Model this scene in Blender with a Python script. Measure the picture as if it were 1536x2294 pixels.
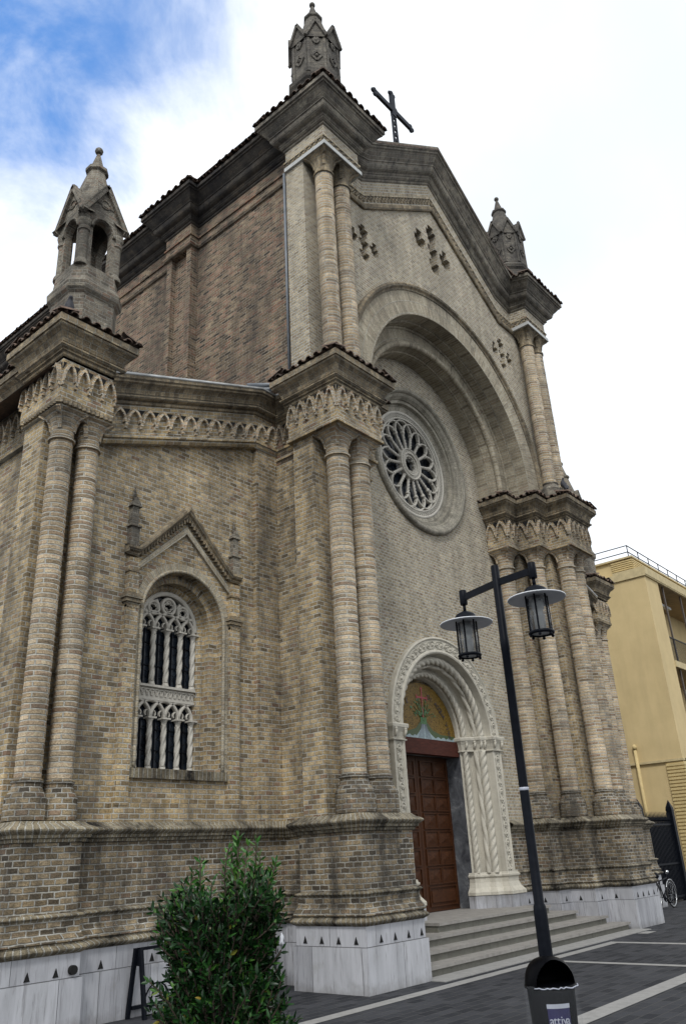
import bpy, bmesh, math, random
from math import pi, sin, cos, sqrt, atan2, hypot, radians
from mathutils import Matrix, Vector
random.seed(7)
for o in list(bpy.data.objects): bpy.data.objects.remove(o)
SC = bpy.context.scene
COL = SC.collection

# ------------------------------------------------------------------ camera
YAW, PITCH, ROLL = radians(50.39457), radians(23.3678), radians(-3.1168)
fw = Vector((sin(YAW)*cos(PITCH), cos(YAW)*cos(PITCH), sin(PITCH)))
rt = Vector((cos(YAW), -sin(YAW), 0)); up = rt.cross(fw)
rt2 = rt*cos(ROLL)+up*sin(ROLL); up2 = -rt*sin(ROLL)+up*cos(ROLL)
cam_d = bpy.data.cameras.new('camera'); cam = bpy.data.objects.new('camera', cam_d); COL.objects.link(cam)
M = Matrix.Identity(4)
for i in range(3):
    M[i][0] = rt2[i]; M[i][1] = up2[i]; M[i][2] = -fw[i]
M.translation = (0, 0, 1.65)
cam.matrix_world = M
cam_d.sensor_fit = 'VERTICAL'; cam_d.sensor_height = 24; cam_d.sensor_width = 16.07
cam_d.lens = 1793.33/2294*24
cam_d.clip_end = 2000
SC.camera = cam
SC.render.resolution_x = 685; SC.render.resolution_y = 1024

# ------------------------------------------------------------------ light
SUN_EL, SUN_AZ = radians(48), radians(236)     # compass-like azimuth from +Y, clockwise
sd = Vector((sin(SUN_AZ)*cos(SUN_EL), cos(SUN_AZ)*cos(SUN_EL), sin(SUN_EL)))
sun_d = bpy.data.lights.new('sun', 'SUN'); sun = bpy.data.objects.new('sun', sun_d); COL.objects.link(sun)
sun_d.energy = 1.5; sun_d.angle = radians(11); sun_d.color = (1, .98, .945)
sun.rotation_euler = (-sd).to_track_quat('-Z', 'Y').to_euler()
sun.location = (0, -20, 40)
W = bpy.data.worlds.new("World"); SC.world = W; W.use_nodes = True
def build_world():
    nt = W.node_tree; N = nt.nodes; L = nt.links; N.clear()
    out = N.new('ShaderNodeOutputWorld'); bg = N.new('ShaderNodeBackground'); L.new(bg.outputs[0], out.inputs[0])
    sky = N.new('ShaderNodeTexSky'); sky.sky_type = 'NISHITA'; sky.sun_disc = False
    sky.sun_elevation = SUN_EL; sky.sun_rotation = SUN_AZ; sky.air_density = 1.0; sky.dust_density = .3; sky.ozone_density = 2.5
    tc = N.new('ShaderNodeTexCoord')
    def vdot(v):
        d = N.new('ShaderNodeVectorMath'); d.operation = 'DOT_PRODUCT'; d.inputs[1].default_value = v
        L.new(tc.outputs['Generated'], d.inputs[0]); return d.outputs['Value']
    def noise(sc, det, rough=.55, dist=0, vec=None):
        n = N.new('ShaderNodeTexNoise'); n.inputs['Scale'].default_value = sc; n.inputs['Detail'].default_value = det
        n.inputs['Roughness'].default_value = rough; n.inputs['Distortion'].default_value = dist
        L.new(vec or tc.outputs['Generated'], n.inputs['Vector']); return n.outputs['Fac']
    def math_(op, a, b, c=None, clamp=False):
        m = N.new('ShaderNodeMath'); m.operation = op; m.use_clamp = clamp
        for i, x in enumerate((a, b, c)):
            if x is None: continue
            if isinstance(x, (int, float)): m.inputs[i].default_value = x
            else: L.new(x, m.inputs[i])
        return m.outputs[0]
    def pix(px, py):
        v = rt2*((px-768)/1793.33) - up2*((py-1147)/1793.33) + fw; v.normalize(); return v
    def mr(x, a, b):
        m = N.new('ShaderNodeMapRange'); m.interpolation_type = 'SMOOTHSTEP'
        m.inputs['From Min'].default_value = a; m.inputs['From Max'].default_value = b; L.new(x, m.inputs['Value']); return m.outputs[0]
    n1 = noise(3.1, 7, .6, .5)
    nd = math_('MULTIPLY_ADD', n1, .09, -.045)
    d1 = math_('ADD', vdot(pix(70, -20)), nd)
    g1 = mr(d1, .962, 1.0)                              # large gap of blue low over the roofs
    d2 = math_('ADD', vdot(pix(20, 470)), nd)
    g2 = math_('MULTIPLY', mr(d2, .965, 1.02), .4)
    d3 = math_('ADD', vdot(pix(1500, 900)), nd)
    g3 = math_('MULTIPLY', mr(d3, .96, 1.04), .22)
    gap = math_('MAXIMUM', math_('MAXIMUM', g1, g2), g3)
    n2 = noise(6.5, 8, .62, .3)
    wisp = mr(n2, .36, .68)
    gap = math_('MULTIPLY', gap, math_('SUBTRACT', 1, math_('MULTIPLY', wisp, .4)), clamp=True)
    n3 = noise(2.0, 5, .5)
    cl = N.new('ShaderNodeMix'); cl.data_type = 'RGBA'
    L.new(mr(n3, .3, .7), cl.inputs['Factor']); cl.inputs[6].default_value = (9.6, 10.3, 11.0, 1); cl.inputs[7].default_value = (13.5, 13.8, 14.1, 1)
    skb = N.new('ShaderNodeMix'); skb.data_type = 'RGBA'; skb.blend_type = 'MULTIPLY'; skb.inputs['Factor'].default_value = 1
    L.new(sky.outputs[0], skb.inputs[6]); skb.inputs[7].default_value = (2.1, 2.9, 3.5, 1)
    mx = N.new('ShaderNodeMix'); mx.data_type = 'RGBA'
    L.new(gap, mx.inputs['Factor']); L.new(cl.outputs[2], mx.inputs[6]); L.new(skb.outputs[2], mx.inputs[7])
    L.new(mx.outputs[2], bg.inputs['Color']); bg.inputs['Strength'].default_value = .076
build_world()
SC.view_settings.view_transform = 'Standard'; SC.view_settings.look = 'None'
SC.view_settings.exposure = 0.38; SC.view_settings.gamma = 1

# ------------------------------------------------------------------ materials
def mat(name, build):
    m = bpy.data.materials.new(name); m.use_nodes = True
    nt = m.node_tree; N = nt.nodes; L = nt.links
    b = N['Principled BSDF']
    class H: pass
    h = H(); h.N = N; h.L = L; h.b = b
    def new(t): return N.new(t)
    h.new = new
    tc = None
    def coord(kind):
        t = N.new('ShaderNodeTexCoord'); return t.outputs[kind]
    h.coord = coord
    def noise(sc, det=4, rough=.55, vec=None, kind='Object', dist=0, scale3=None):
        v = vec if vec is not None else coord(kind)
        if scale3:
            mp = N.new('ShaderNodeMapping'); mp.inputs['Scale'].default_value = scale3; L.new(v, mp.inputs[0]); v = mp.outputs[0]
        n = N.new('ShaderNodeTexNoise'); n.inputs['Scale'].default_value = sc; n.inputs['Detail'].default_value = det
        n.inputs['Roughness'].default_value = rough; n.inputs['Distortion'].default_value = dist
        L.new(v, n.inputs['Vector']); return n.outputs['Fac']
    h.noise = noise
    def ramp(x, stops, interp='LINEAR'):
        r = N.new('ShaderNodeValToRGB'); r.color_ramp.interpolation = interp
        e = r.color_ramp.elements
        while len(e) < len(stops): e.new(.5)
        for i, (p, c) in enumerate(stops):
            e[i].position = p; e[i].color = (c[0], c[1], c[2], 1) if not isinstance(c, (int, float)) else (c, c, c, 1)
        L.new(x, r.inputs[0]); return r.outputs[0]
    h.ramp = ramp
    def mix(f, a, b_, mode='MIX'):
        m_ = N.new('ShaderNodeMix'); m_.data_type = 'RGBA'; m_.blend_type = mode
        for i, x in ((0, f), (6, a), (7, b_)):
            if isinstance(x, (int, float)): m_.inputs[i].default_value = x
            elif isinstance(x, tuple): m_.inputs[i].default_value = (*x[:3], 1)
            else: L.new(x, m_.inputs[i])
        return m_.outputs[2]
    h.mix = mix
    def mth(op, a, b_=None, c=None, clamp=False):
        m_ = N.new('ShaderNodeMath'); m_.operation = op; m_.use_clamp = clamp
        for i, x in enumerate((a, b_, c)):
            if x is None: continue
            if isinstance(x, (int, float)): m_.inputs[i].default_value = x
            else: L.new(x, m_.inputs[i])
        return m_.outputs[0]
    h.mth = mth
    def bump(hgt, dist, st=1, prev=None):
        bb = N.new('ShaderNodeBump'); bb.inputs['Distance'].default_value = dist; bb.inputs['Strength'].default_value = st
        L.new(hgt, bb.inputs['Height'])
        if prev is not None: L.new(prev, bb.inputs['Normal'])
        L.new(bb.outputs[0], b.inputs['Normal']); return bb.outputs[0]
    h.bump = bump
    def col(x):
        if isinstance(x, tuple): b.inputs['Base Color'].default_value = (*x[:3], 1)
        else: L.new(x, b.inputs['Base Color'])
    h.col = col
    def rough(x):
        if isinstance(x, (int, float)): b.inputs['Roughness'].default_value = x
        else: L.new(x, b.inputs['Roughness'])
    h.rough = rough
    build(h); return m

def brick(name, pal, mortar=(.40, .38, .32), bw=.205, rh=.074, ms=.0085, dirt=.5, dirtcol=(.05, .045, .038), reds=0, patch=.5, pale=0, bumpd=.014, streak=.5, offset=.5, wob=(.016, .014), redlo=.92):
    def f(h):
        N, L = h.N, h.L
        uv = h.coord('UV')
        # wobble so that courses and joints are never ruler-straight
        nz = N.new('ShaderNodeTexNoise'); nz.inputs['Scale'].default_value = 9; nz.inputs['Detail'].default_value = 3
        L.new(h.coord('Object'), nz.inputs['Vector'])
        sub = N.new('ShaderNodeVectorMath'); sub.operation = 'MULTIPLY_ADD'
        L.new(nz.outputs['Color'], sub.inputs[0]); sub.inputs[1].default_value = (*wob, 0); L.new(uv, sub.inputs[2])
        br = N.new('ShaderNodeTexBrick'); L.new(sub.outputs[0], br.inputs['Vector'])
        br.offset = offset; br.offset_frequency = 2; br.squash = 1; br.squash_frequency = 2
        br.inputs['Color1'].default_value = (0, 0, 0, 1); br.inputs['Color2'].default_value = (1, 1, 1, 1); br.inputs['Mortar'].default_value = (.5, .5, .5, 1)
        br.inputs['Scale'].default_value = 1; br.inputs['Mortar Size'].default_value = ms; br.inputs['Mortar Smooth'].default_value = .45
        br.inputs['Bias'].default_value = 0; br.inputs['Brick Width'].default_value = bw; br.inputs['Row Height'].default_value = rh
        rnd = br.outputs['Color']
        c = h.ramp(rnd, [(i/(len(pal)-1), p) for i, p in enumerate(pal)])
        big = h.noise(.55, 5, .6)
        mid = h.noise(2.2, 4, .6)
        fine = h.noise(38, 4, .65)
        if reds:
            r2 = h.mth('FRACT', h.mth('MULTIPLY_ADD', rnd, 57.31, .13))      # a second throw of the dice for each brick
            r3 = h.mth('FRACT', h.mth('MULTIPLY_ADD', rnd, 191.7, .41))
            rmask = h.ramp(h.mth('MULTIPLY_ADD', r2, .75, h.mth('MULTIPLY', big, .45)), [(redlo-.05, 0.), (redlo+.03, 1.)])
            rr = h.ramp(r3, [(.0, (.19, .095, .06)), (.5, (.27, .155, .10)), (1., (.34, .225, .155))])
            c = h.mix(h.mth('MULTIPLY', rmask, reds), c, rr)
        # grey weathering in patches
        c = h.mix(h.mth('MULTIPLY', h.ramp(big, [(.35, 0.), (.7, 1.)]), patch), c, h.mix(.55, c, (.16, .15, .13)))
        if pale: c = h.mix(h.mth('MULTIPLY', h.ramp(mid, [(.45, 0.), (.72, 1.)]), pale), c, (.46, .43, .36))
        c = h.mix(.5, c, h.ramp(fine, [(.3, .08), (.75, .95)]), 'OVERLAY')
        mort = h.mix(h.ramp(mid, [(.3, 0.), (.7, 1.)]), mortar, tuple(x*.75 for x in mortar))
        c = h.mix(br.outputs['Fac'], c, mort)
        # soot: blotches stretched down the wall
        so = h.noise(1.0, 6, .68, scale3=(1.5, 1.5, .38))
        bl = h.noise(6, 5, .7)
        som = h.ramp(h.mth('MULTIPLY_ADD', bl, .45, so), [(.62, 0.), (.88, 1.)])
        c = h.mix(h.mth('MULTIPLY', som, min(1, dirt)), c, dirtcol)
        st = h.noise(1.0, 4, .6, scale3=(7, 7, .25))
        c = h.mix(h.mth('MULTIPLY', h.ramp(st, [(.52, 0.), (.75, 1.)]), streak*.5), c, dirtcol)
        h.col(c); h.rough(.92)
        h.b.inputs['Specular IOR Level'].default_value = .25
        hg = h.mth('SUBTRACT', h.mth('MULTIPLY_ADD', rnd, .5, h.mth('MULTIPLY', fine, .9)), h.mth('MULTIPLY', br.outputs['Fac'], 1.2))
        h.bump(hg, bumpd, 1)
    return mat(name, f)

TAN = [(0.331, 0.244, 0.125), (0.571, 0.438, 0.248), (0.416, 0.307, 0.159), (0.15, 0.113, 0.066), (0.638, 0.496, 0.294), (0.364, 0.271, 0.141), (0.5, 0.373, 0.197), (0.231, 0.17, 0.096), (0.604, 0.462, 0.266), (0.45, 0.338, 0.184), (0.299, 0.22, 0.123)]
GREY = [(0.391, 0.321, 0.213), (0.523, 0.441, 0.304), (0.304, 0.246, 0.158), (0.45, 0.379, 0.258), (0.567, 0.479, 0.333), (0.348, 0.283, 0.188), (0.434, 0.353, 0.23), (0.246, 0.196, 0.129), (0.494, 0.416, 0.284)]
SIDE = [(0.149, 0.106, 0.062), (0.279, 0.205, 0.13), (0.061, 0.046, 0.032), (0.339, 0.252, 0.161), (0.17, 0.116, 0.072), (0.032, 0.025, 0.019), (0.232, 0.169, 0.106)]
COLM = [(0.512, 0.386, 0.239), (0.67, 0.534, 0.355), (0.324, 0.241, 0.143), (0.6, 0.468, 0.3), (0.721, 0.571, 0.389), (0.408, 0.301, 0.181), (0.566, 0.439, 0.275), (0.209, 0.154, 0.097), (0.635, 0.497, 0.325)]
DARK = [(0.179, 0.133, 0.079), (0.359, 0.277, 0.167), (0.073, 0.057, 0.038), (0.282, 0.214, 0.123), (0.426, 0.334, 0.209), (0.117, 0.088, 0.056), (0.321, 0.242, 0.139), (0.045, 0.036, 0.026), (0.232, 0.174, 0.102), (0.386, 0.3, 0.179)]
CORN = [(0.336, 0.266, 0.168), (0.229, 0.178, 0.113), (0.416, 0.337, 0.219), (0.295, 0.225, 0.137), (0.159, 0.124, 0.081), (0.377, 0.302, 0.194)]
PALE = (.56, .545, .485)
M_AISLE = brick('brick_tan', TAN, mortar=PALE, bw=.165, rh=.069, ms=.0095, reds=.75, dirt=.65, patch=.35, pale=.15)
M_FACADE = brick('brick_grey', GREY, mortar=(.60, .59, .54), bw=.128, rh=.066, ms=.0105, reds=.45, redlo=.93, dirt=.3, patch=.25, pale=.3)
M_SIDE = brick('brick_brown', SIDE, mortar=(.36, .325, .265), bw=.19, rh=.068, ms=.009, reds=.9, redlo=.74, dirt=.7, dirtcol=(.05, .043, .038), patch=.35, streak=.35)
M_COL = brick('brick_column', COLM, mortar=(.60, .58, .51), bw=.44, rh=.069, ms=.012, reds=.55, redlo=.86, dirt=.55, patch=.3, pale=.35, bumpd=.02)
M_BASE = brick('brick_base', DARK, mortar=(.47, .455, .405), bw=.16, rh=.070, ms=.0115, reds=.5, redlo=.92, dirt=.9, patch=.45, bumpd=.022, wob=(.03, .022), streak=.8)
M_CORN = brick('brick_cornice', CORN, mortar=(.34, .32, .265), bw=.10, rh=.09, ms=.007, dirt=.75, patch=.4, streak=.8, offset=.15, wob=(.008, .008))
M_TORUS = brick('brick_moulding', [(.30, .255, .17), (.24, .20, .13), (.34, .295, .205), (.20, .165, .11), (.27, .22, .145)], mortar=(.48, .46, .40), bw=.075, rh=.6, ms=.011, dirt=1.3, dirtcol=(.014, .0125, .011), patch=.4, offset=0, wob=(.006, 0))
M_UPCORN = brick('brick_upper_cornice', [(.205, .182, .148), (.28, .252, .20), (.145, .128, .106), (.24, .205, .16), (.32, .29, .23)], mortar=(.33, .31, .265), bw=.14, rh=.09, ms=.008, dirt=.7, dirtcol=(.04, .039, .039), patch=.4, streak=.7, wob=(.008, .008))
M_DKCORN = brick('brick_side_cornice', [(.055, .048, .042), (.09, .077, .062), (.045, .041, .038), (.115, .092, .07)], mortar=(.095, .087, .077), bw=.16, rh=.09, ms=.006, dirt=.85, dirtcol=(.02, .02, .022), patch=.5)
M_ARCH = brick('brick_arch', [(.40, .345, .25), (.49, .435, .325), (.31, .26, .18), (.45, .39, .285), (.25, .21, .15)], mortar=(.50, .48, .41), bw=.30, rh=.075, ms=.009, dirt=.4, patch=.3, reds=.3, redlo=.95, offset=0, wob=(.008, .006))
M_ROSE = brick('brick_rose_frame', [(.36, .335, .275), (.40, .375, .31), (.32, .295, .235)], mortar=(.30, .28, .23), bw=.30, rh=.075, ms=.005, dirt=.6, patch=.5, pale=.2, offset=0, wob=(.004, .004))
M_PINN = brick('brick_pinnacle', [(.125, .115, .10), (.175, .162, .138), (.09, .083, .075), (.15, .132, .108), (.205, .188, .155)], mortar=(.215, .20, .175), bw=.17, rh=.07, ms=.008, dirt=.75, dirtcol=(.035, .034, .035), patch=.4)
M_PINA = brick('brick_turret', [(.21, .185, .145), (.29, .26, .205), (.15, .132, .105), (.32, .285, .22), (.235, .19, .14), (.11, .098, .08)], mortar=(.38, .36, .31), bw=.16, rh=.068, ms=.009, dirt=.75, dirtcol=(.045, .042, .038), reds=.5, patch=.4, redlo=.88)

def f_stone(base, dark, sc=1, dirt=.4, rg=.75, bd=.004):
    def f(h):
        n = h.noise(2.5*sc, 6, .65); n2 = h.noise(14*sc, 5, .6); s = h.noise(1.2, 5, .65, scale3=(6, 6, .6))
        c = h.mix(h.ramp(n, [(.35, 0.), (.7, 1.)]), base, tuple(x*.8 for x in base))
        c = h.mix(h.mth('MULTIPLY', h.ramp(n2, [(.5, 0.), (.8, 1.)]), .4), c, tuple(x*.6 for x in base))
        c = h.mix(h.mth('MULTIPLY', h.ramp(s, [(.5, 0.), (.75, 1.)]), dirt), c, dark)
        h.col(c); h.rough(rg); h.bump(h.mth('ADD', n2, h.noise(60, 3)), bd)
    return f
M_STONE = mat('carved_stone', f_stone((.50, .47, .395), (.20, .175, .13), dirt=.45))
M_TRACERY = mat('tracery_stone', f_stone((.49, .465, .41), (.2, .18, .15), dirt=.45))
M_SLAB = mat('white_slab', f_stone((.50, .51, .50), (.25, .25, .24), dirt=.4))
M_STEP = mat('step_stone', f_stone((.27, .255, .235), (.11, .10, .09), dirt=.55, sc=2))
M_RISER = mat('riser_dirt_shade', f_stone((.15, .145, .12), (.06, .06, .048), dirt=.5, sc=2))  # step stone darkened for dirt and for the shade on the risers
def f_marble(h):
    uv = h.coord('UV')
    v = h.noise(1, 6, .72, vec=uv, scale3=(19, 1.1, 1), dist=1.1)
    v2 = h.noise(1, 5, .65, vec=uv, scale3=(5, .8, 1), dist=.6)
    bl = h.noise(2.0, 6, .7)
    c = h.mix(h.ramp(v2, [(.3, 0.), (.7, 1.)]), (.53, .535, .565), (.36, .365, .385))
    c = h.mix(h.mth('MULTIPLY', h.ramp(v, [(.53, 0.), (.66, 1.)]), .6), c, (.14, .135, .135))
    c = h.mix(h.mth('MULTIPLY', h.ramp(bl, [(.58, 0.), (.8, 1.)]), .5), c, (.22, .205, .175))
    sx_ = h.N.new('ShaderNodeSeparateXYZ'); h.L.new(uv, sx_.inputs[0])
    spl = h.ramp(h.mth('MULTIPLY_ADD', h.noise(5, 5, .7), .5, h.mth('MULTIPLY', sx_.outputs[1], -1.2)), [(.08, 0.), (.32, 1.)])
    c = h.mix(h.mth('MULTIPLY', spl, .6), c, (.16, .15, .135))
    br = h.N.new('ShaderNodeTexBrick'); h.L.new(uv, br.inputs['Vector']); br.offset = .35
    br.inputs['Scale'].default_value = 1; br.inputs['Brick Width'].default_value = .78; br.inputs['Row Height'].default_value = .553
    br.inputs['Mortar Size'].default_value = .0035; br.inputs['Color1'].default_value = (.70, .70, .71, 1); br.inputs['Color2'].default_value = (1, 1, 1, 1); br.inputs['Mortar'].default_value = (.25, .25, .25, 1)
    c = h.mix(1.0, c, br.outputs['Color'], 'MULTIPLY')
    h.col(c); h.rough(.5); h.bump(h.mth('MULTIPLY_ADD', br.outputs['Fac'], -1.5, v), .003)
M_MARBLE = mat('plinth_travertine', f_marble)
def f_dkm(h):
    v = h.noise(2.6, 7, .72, dist=1.2); v2 = h.noise(9, 5, .6)
    h.col(h.mix(h.mth('MULTIPLY', h.ramp(v2, [(.5, 0.), (.8, 1.)]), .5), h.ramp(v, [(.3, (.035, .036, .042)), (.55, (.10, .105, .115)), (.72, (.24, .245, .25))]), (.03, .03, .035))); h.rough(.35)
M_DKMARBLE = mat('dark_veined_marble', f_dkm)
M_DKMARBLE.node_tree.nodes['Principled BSDF'].inputs['Specular IOR Level'].default_value = .07
def f_wood(h):
    n = h.noise(3, 5, .6, scale3=(14, 14, 1.1)); n2 = h.noise(24, 4)
    h.col(h.mix(.4, h.ramp(n, [(.3, (.020, .007, .003)), (.7, (.07, .025, .009))]), h.ramp(n2, [(.3, (.02, .008, .004)), (.7, (.085, .031, .011))]))); h.rough(.5); h.bump(n, .002)
M_DOOR = mat('door_wood', f_wood)
M_DOOR.node_tree.nodes['Principled BSDF'].inputs['Specular IOR Level'].default_value = .18
def f_lint(h):
    n = h.noise(4, 5, .65, scale3=(2, 9, 9)); h.col(h.ramp(n, [(.3, (.035, .009, .006)), (.7, (.075, .021, .013))])); h.rough(.6)
M_LINTEL = mat('lintel_red_wood', f_lint)
M_LINTEL.node_tree.nodes['Principled BSDF'].inputs['Specular IOR Level'].default_value = .18
def f_tile(h):
    n = h.noise(3, 5, .65); n2 = h.noise(22, 4)
    c = h.ramp(n, [(.3, (.05, .042, .036)), (.5, (.125, .082, .06)), (.7, (.19, .125, .09))])
    h.col(h.mix(h.ramp(n2, [(.45, 0.), (.7, 1.)]), c, (.055, .052, .046))); h.rough(.9); h.bump(n2, .006)
M_TILE = mat('roof_tile_clay', f_tile)
def f_lead(h):
    n = h.noise(5, 4); h.col(h.ramp(n, [(.3, (.30, .31, .31)), (.7, (.55, .56, .56))])); h.rough(.5); h.b.inputs['Metallic'].default_value = .3
M_LEAD = mat('lead_flashing', f_lead)
def f_pipe(h): h.col(h.ramp(h.noise(4, 4), [(.3, (.11, .125, .145)), (.7, (.19, .21, .235))])); h.rough(.5)
M_PIPE = mat('grey_pipe', f_pipe)
def f_glass(h):
    uv = h.coord('Object')
    n = h.noise(3, 3); v = h.N.new('ShaderNodeTexVoronoi'); v.inputs['Scale'].default_value = 7; v.feature = 'DISTANCE_TO_EDGE'; h.L.new(uv, v.inputs['Vector'])
    ld = h.ramp(v.outputs['Distance'], [(.02, 0.), (.05, 1.)])
    h.col(h.mix(ld, (.006, .006, .007), h.ramp(n, [(.35, (.005, .007, .010)), (.65, (.016, .022, .032))]))); h.rough(.2); h.b.inputs['Specular IOR Level'].default_value = .25
M_GLASS = mat('leaded_dark_glass', f_glass)
def f_black(h): h.col((.006, .006, .006)); h.rough(1)
M_HOLE_SHADE = mat('hole_shade_black', f_black)  # plain black that paints the shade inside openings
def f_iron(h): n = h.noise(20, 4); h.col(h.ramp(n, [(.3, (.004, .005, .008)), (.7, (.007, .0085, .0125))])); h.rough(.42); h.b.inputs['Specular IOR Level'].default_value = .07; h.bump(n, .0008)
M_IRON = mat('dark_painted_iron', f_iron)
def f_cross(h): h.col(h.ramp(h.noise(14, 4), [(.3, (.010, .012, .019)), (.7, (.022, .026, .036))])); h.rough(.6); h.b.inputs['Specular IOR Level'].default_value = .15
M_CROSS = mat('cross_iron', f_cross)
def f_mos(h):
    v = h.N.new('ShaderNodeTexVoronoi'); v.inputs['Scale'].default_value = 55; h.L.new(h.coord('Object'), v.inputs['Vector'])
    c = h.ramp(v.outputs['Color'], [(.15, (.055, .032, .006)), (.45, (.145, .085, .014)), (.7, (.21, .13, .026)), (.9, (.085, .055, .012))])
    h.col(c); h.rough(.4)
M_GOLD = mat('gold_mosaic', f_mos)
M_GOLD.node_tree.nodes['Principled BSDF'].inputs['Specular IOR Level'].default_value = .18
def flat(name, c, r=.6, var=.25, sc=30, met=0):
    def f(h):
        n = h.noise(sc, 4, .6); h.col(h.mix(h.ramp(n, [(.3, 0.), (.7, 1.)]), tuple(x*(1-var) for x in c), tuple(min(1, x*(1+var)) for x in c))); h.rough(r); h.b.inputs['Metallic'].default_value = met
    return mat(name, f)
M_MRED = flat('red_mosaic', (.30, .025, .035), .45, .5, 60); M_MGREEN = flat('green_mosaic', (.035, .115, .03), .45, .6, 60)
M_MBLUE = flat('pale_blue_mosaic', (.24, .31, .33), .4, .4, 50); M_MTXT = flat('dark_mosaic', (.035, .028, .035), .5, .3, 60); M_MDG = flat('dark_green_mosaic', (.035, .062, .015), .45, .5, 60)
def f_yel(h):
    n = h.noise(1.2, 6, .6); n2 = h.noise(30, 4); s = h.noise(1, 5, .6, scale3=(2, 2, .35))
    c = h.mix(h.ramp(n, [(.3, 0.), (.7, 1.)]), (.62, .485, .255), (.54, .42, .215))
    c = h.mix(h.mth('MULTIPLY', h.ramp(s, [(.45, 0.), (.72, 1.)]), .5), c, (.44, .34, .18))
    h.col(c); h.rough(.9); h.bump(n2, .003)
M_YEL = mat('yellow_render', f_yel)
M_YTRIM = flat('ochre_trim', (.50, .41, .23), .85, .15, 6); M_LOUV = flat('yellow_louvre', (.54, .42, .20), .7, .12, 5)
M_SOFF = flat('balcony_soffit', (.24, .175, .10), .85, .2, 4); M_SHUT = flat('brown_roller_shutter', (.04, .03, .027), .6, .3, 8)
M_PANE = flat('window_pane', (.10, .12, .13), .08, .4, 2); M_WFRAME = flat('brown_window_frame', (.06, .045, .035), .5, .2, 8); M_BPARA = flat('pale_curtain', (.45, .48, .47), .6, .15, 5)
def f_cob(h):
    uv = h.coord('Object')
    br = h.N.new('ShaderNodeTexBrick'); h.L.new(uv, br.inputs['Vector']); br.offset = .5
    br.inputs['Scale'].default_value = 1; br.inputs['Brick Width'].default_value = .30; br.inputs['Row Height'].default_value = .15; br.inputs['Mortar Size'].default_value = .009; br.inputs['Mortar Smooth'].default_value = .4
    br.inputs['Color1'].default_value = (.010, .0115, .016, 1); br.inputs['Color2'].default_value = (.052, .054, .062, 1); br.inputs['Mortar'].default_value = (.085, .085, .085, 1)
    n = h.noise(1.1, 6, .65); n2 = h.noise(40, 4, .7)
    c = h.mix(.38, br.outputs['Color'], h.ramp(n, [(.3, (.013, .014, .018)), (.7, (.048, .049, .054))]))
    c = h.mix(h.mth('MULTIPLY', h.ramp(n2, [(.62, 0.), (.75, 1.)]), .35), c, (.11, .11, .11))
    h.col(c); h.rough(.85); h.b.inputs['Specular IOR Level'].default_value = .2; h.bump(h.mth('MULTIPLY_ADD', br.outputs['Fac'], -1.0, h.mth('MULTIPLY', n2, .6)), .008)
M_COBBLE = mat('dark_cobbles', f_cob)
M_BAND = mat('pale_paving_stone', f_stone((.28, .275, .265), (.12, .118, .115), sc=3, dirt=.4, rg=.8))
def f_leaf(h):
    g = h.N.new('ShaderNodeNewGeometry'); r = g.outputs['Random Per Island']
    c = h.ramp(r, [(0., (.004, .016, .005)), (.5, (.008, .034, .008)), (.87, (.018, .07, .012)), (.988, (.06, .14, .02)), (1., (.24, .16, .03))])
    h.col(c); h.rough(.38); h.b.inputs['Specular IOR Level'].default_value = .5
    h.b.inputs['Subsurface Weight'].default_value = 0
M_LEAF = mat('laurel_leaf', f_leaf)
M_LEAF.node_tree.nodes['Principled BSDF'].inputs['Specular IOR Level'].default_value = .28
def f_yleaf(h):
    g = h.N.new('ShaderNodeNewGeometry')
    h.col(h.ramp(g.outputs['Random Per Island'], [(0., (.016, .06, .011)), (.6, (.035, .12, .018)), (1., (.075, .19, .028))])); h.rough(.4); h.b.inputs['Specular IOR Level'].default_value = .3
M_YLEAF = mat('young_laurel_leaf', f_yleaf)
M_BARK = flat('bark', (.055, .04, .028), .9, .4, 25)
M_BIN = flat('black_bin_plastic', (.0012, .0013, .0022), .42, .3, 10)
M_BIN.node_tree.nodes['Principled BSDF'].inputs['Specular IOR Level'].default_value = .05
def f_film(h):
    h.col((.55, .58, .62)); h.rough(.25); h.b.inputs['Alpha'].default_value = .045; h.b.inputs['Specular IOR Level'].default_value = .4
M_FILM = mat('clear_bin_liner', f_film)
M_STKB = flat('sticker_navy', (.012, .010, .06), .4, .2, 10); M_STKW = flat('sticker_white', (.34, .36, .42), .4, .1, 10); M_STKT = flat('sticker_teal', (.17, .29, .33), .4, .2, 10)
def f_lglass(h):
    h.col((.12, .13, .14)); h.rough(.08); h.b.inputs['Alpha'].default_value = .42; h.b.inputs['Specular IOR Level'].default_value = .8
M_LGLASS = mat('lantern_glass', f_lglass)
M_LDISC = flat('lamp_disc_underside', (.74, .76, .79), .5, .06, 6); M_LDIFF = flat('frosted_diffuser', (.62, .63, .62), .5, .08, 20)
M_CHROME = flat('bright_metal', (.62, .63, .64), .22, .1, 9, met=.9); M_RUB = flat('tyre_rubber', (.012, .012, .012), .7, .2, 20)
M_BIRD = flat('dark_feathers', (.022, .023, .03), .7, .5, 30); M_BAG = flat('white_plastic_bag', (.50, .52, .56), .4, .08, 20); M_DRED = flat('dark_red_cloth', (.06, .014, .018), .8, .3, 20)

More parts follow.
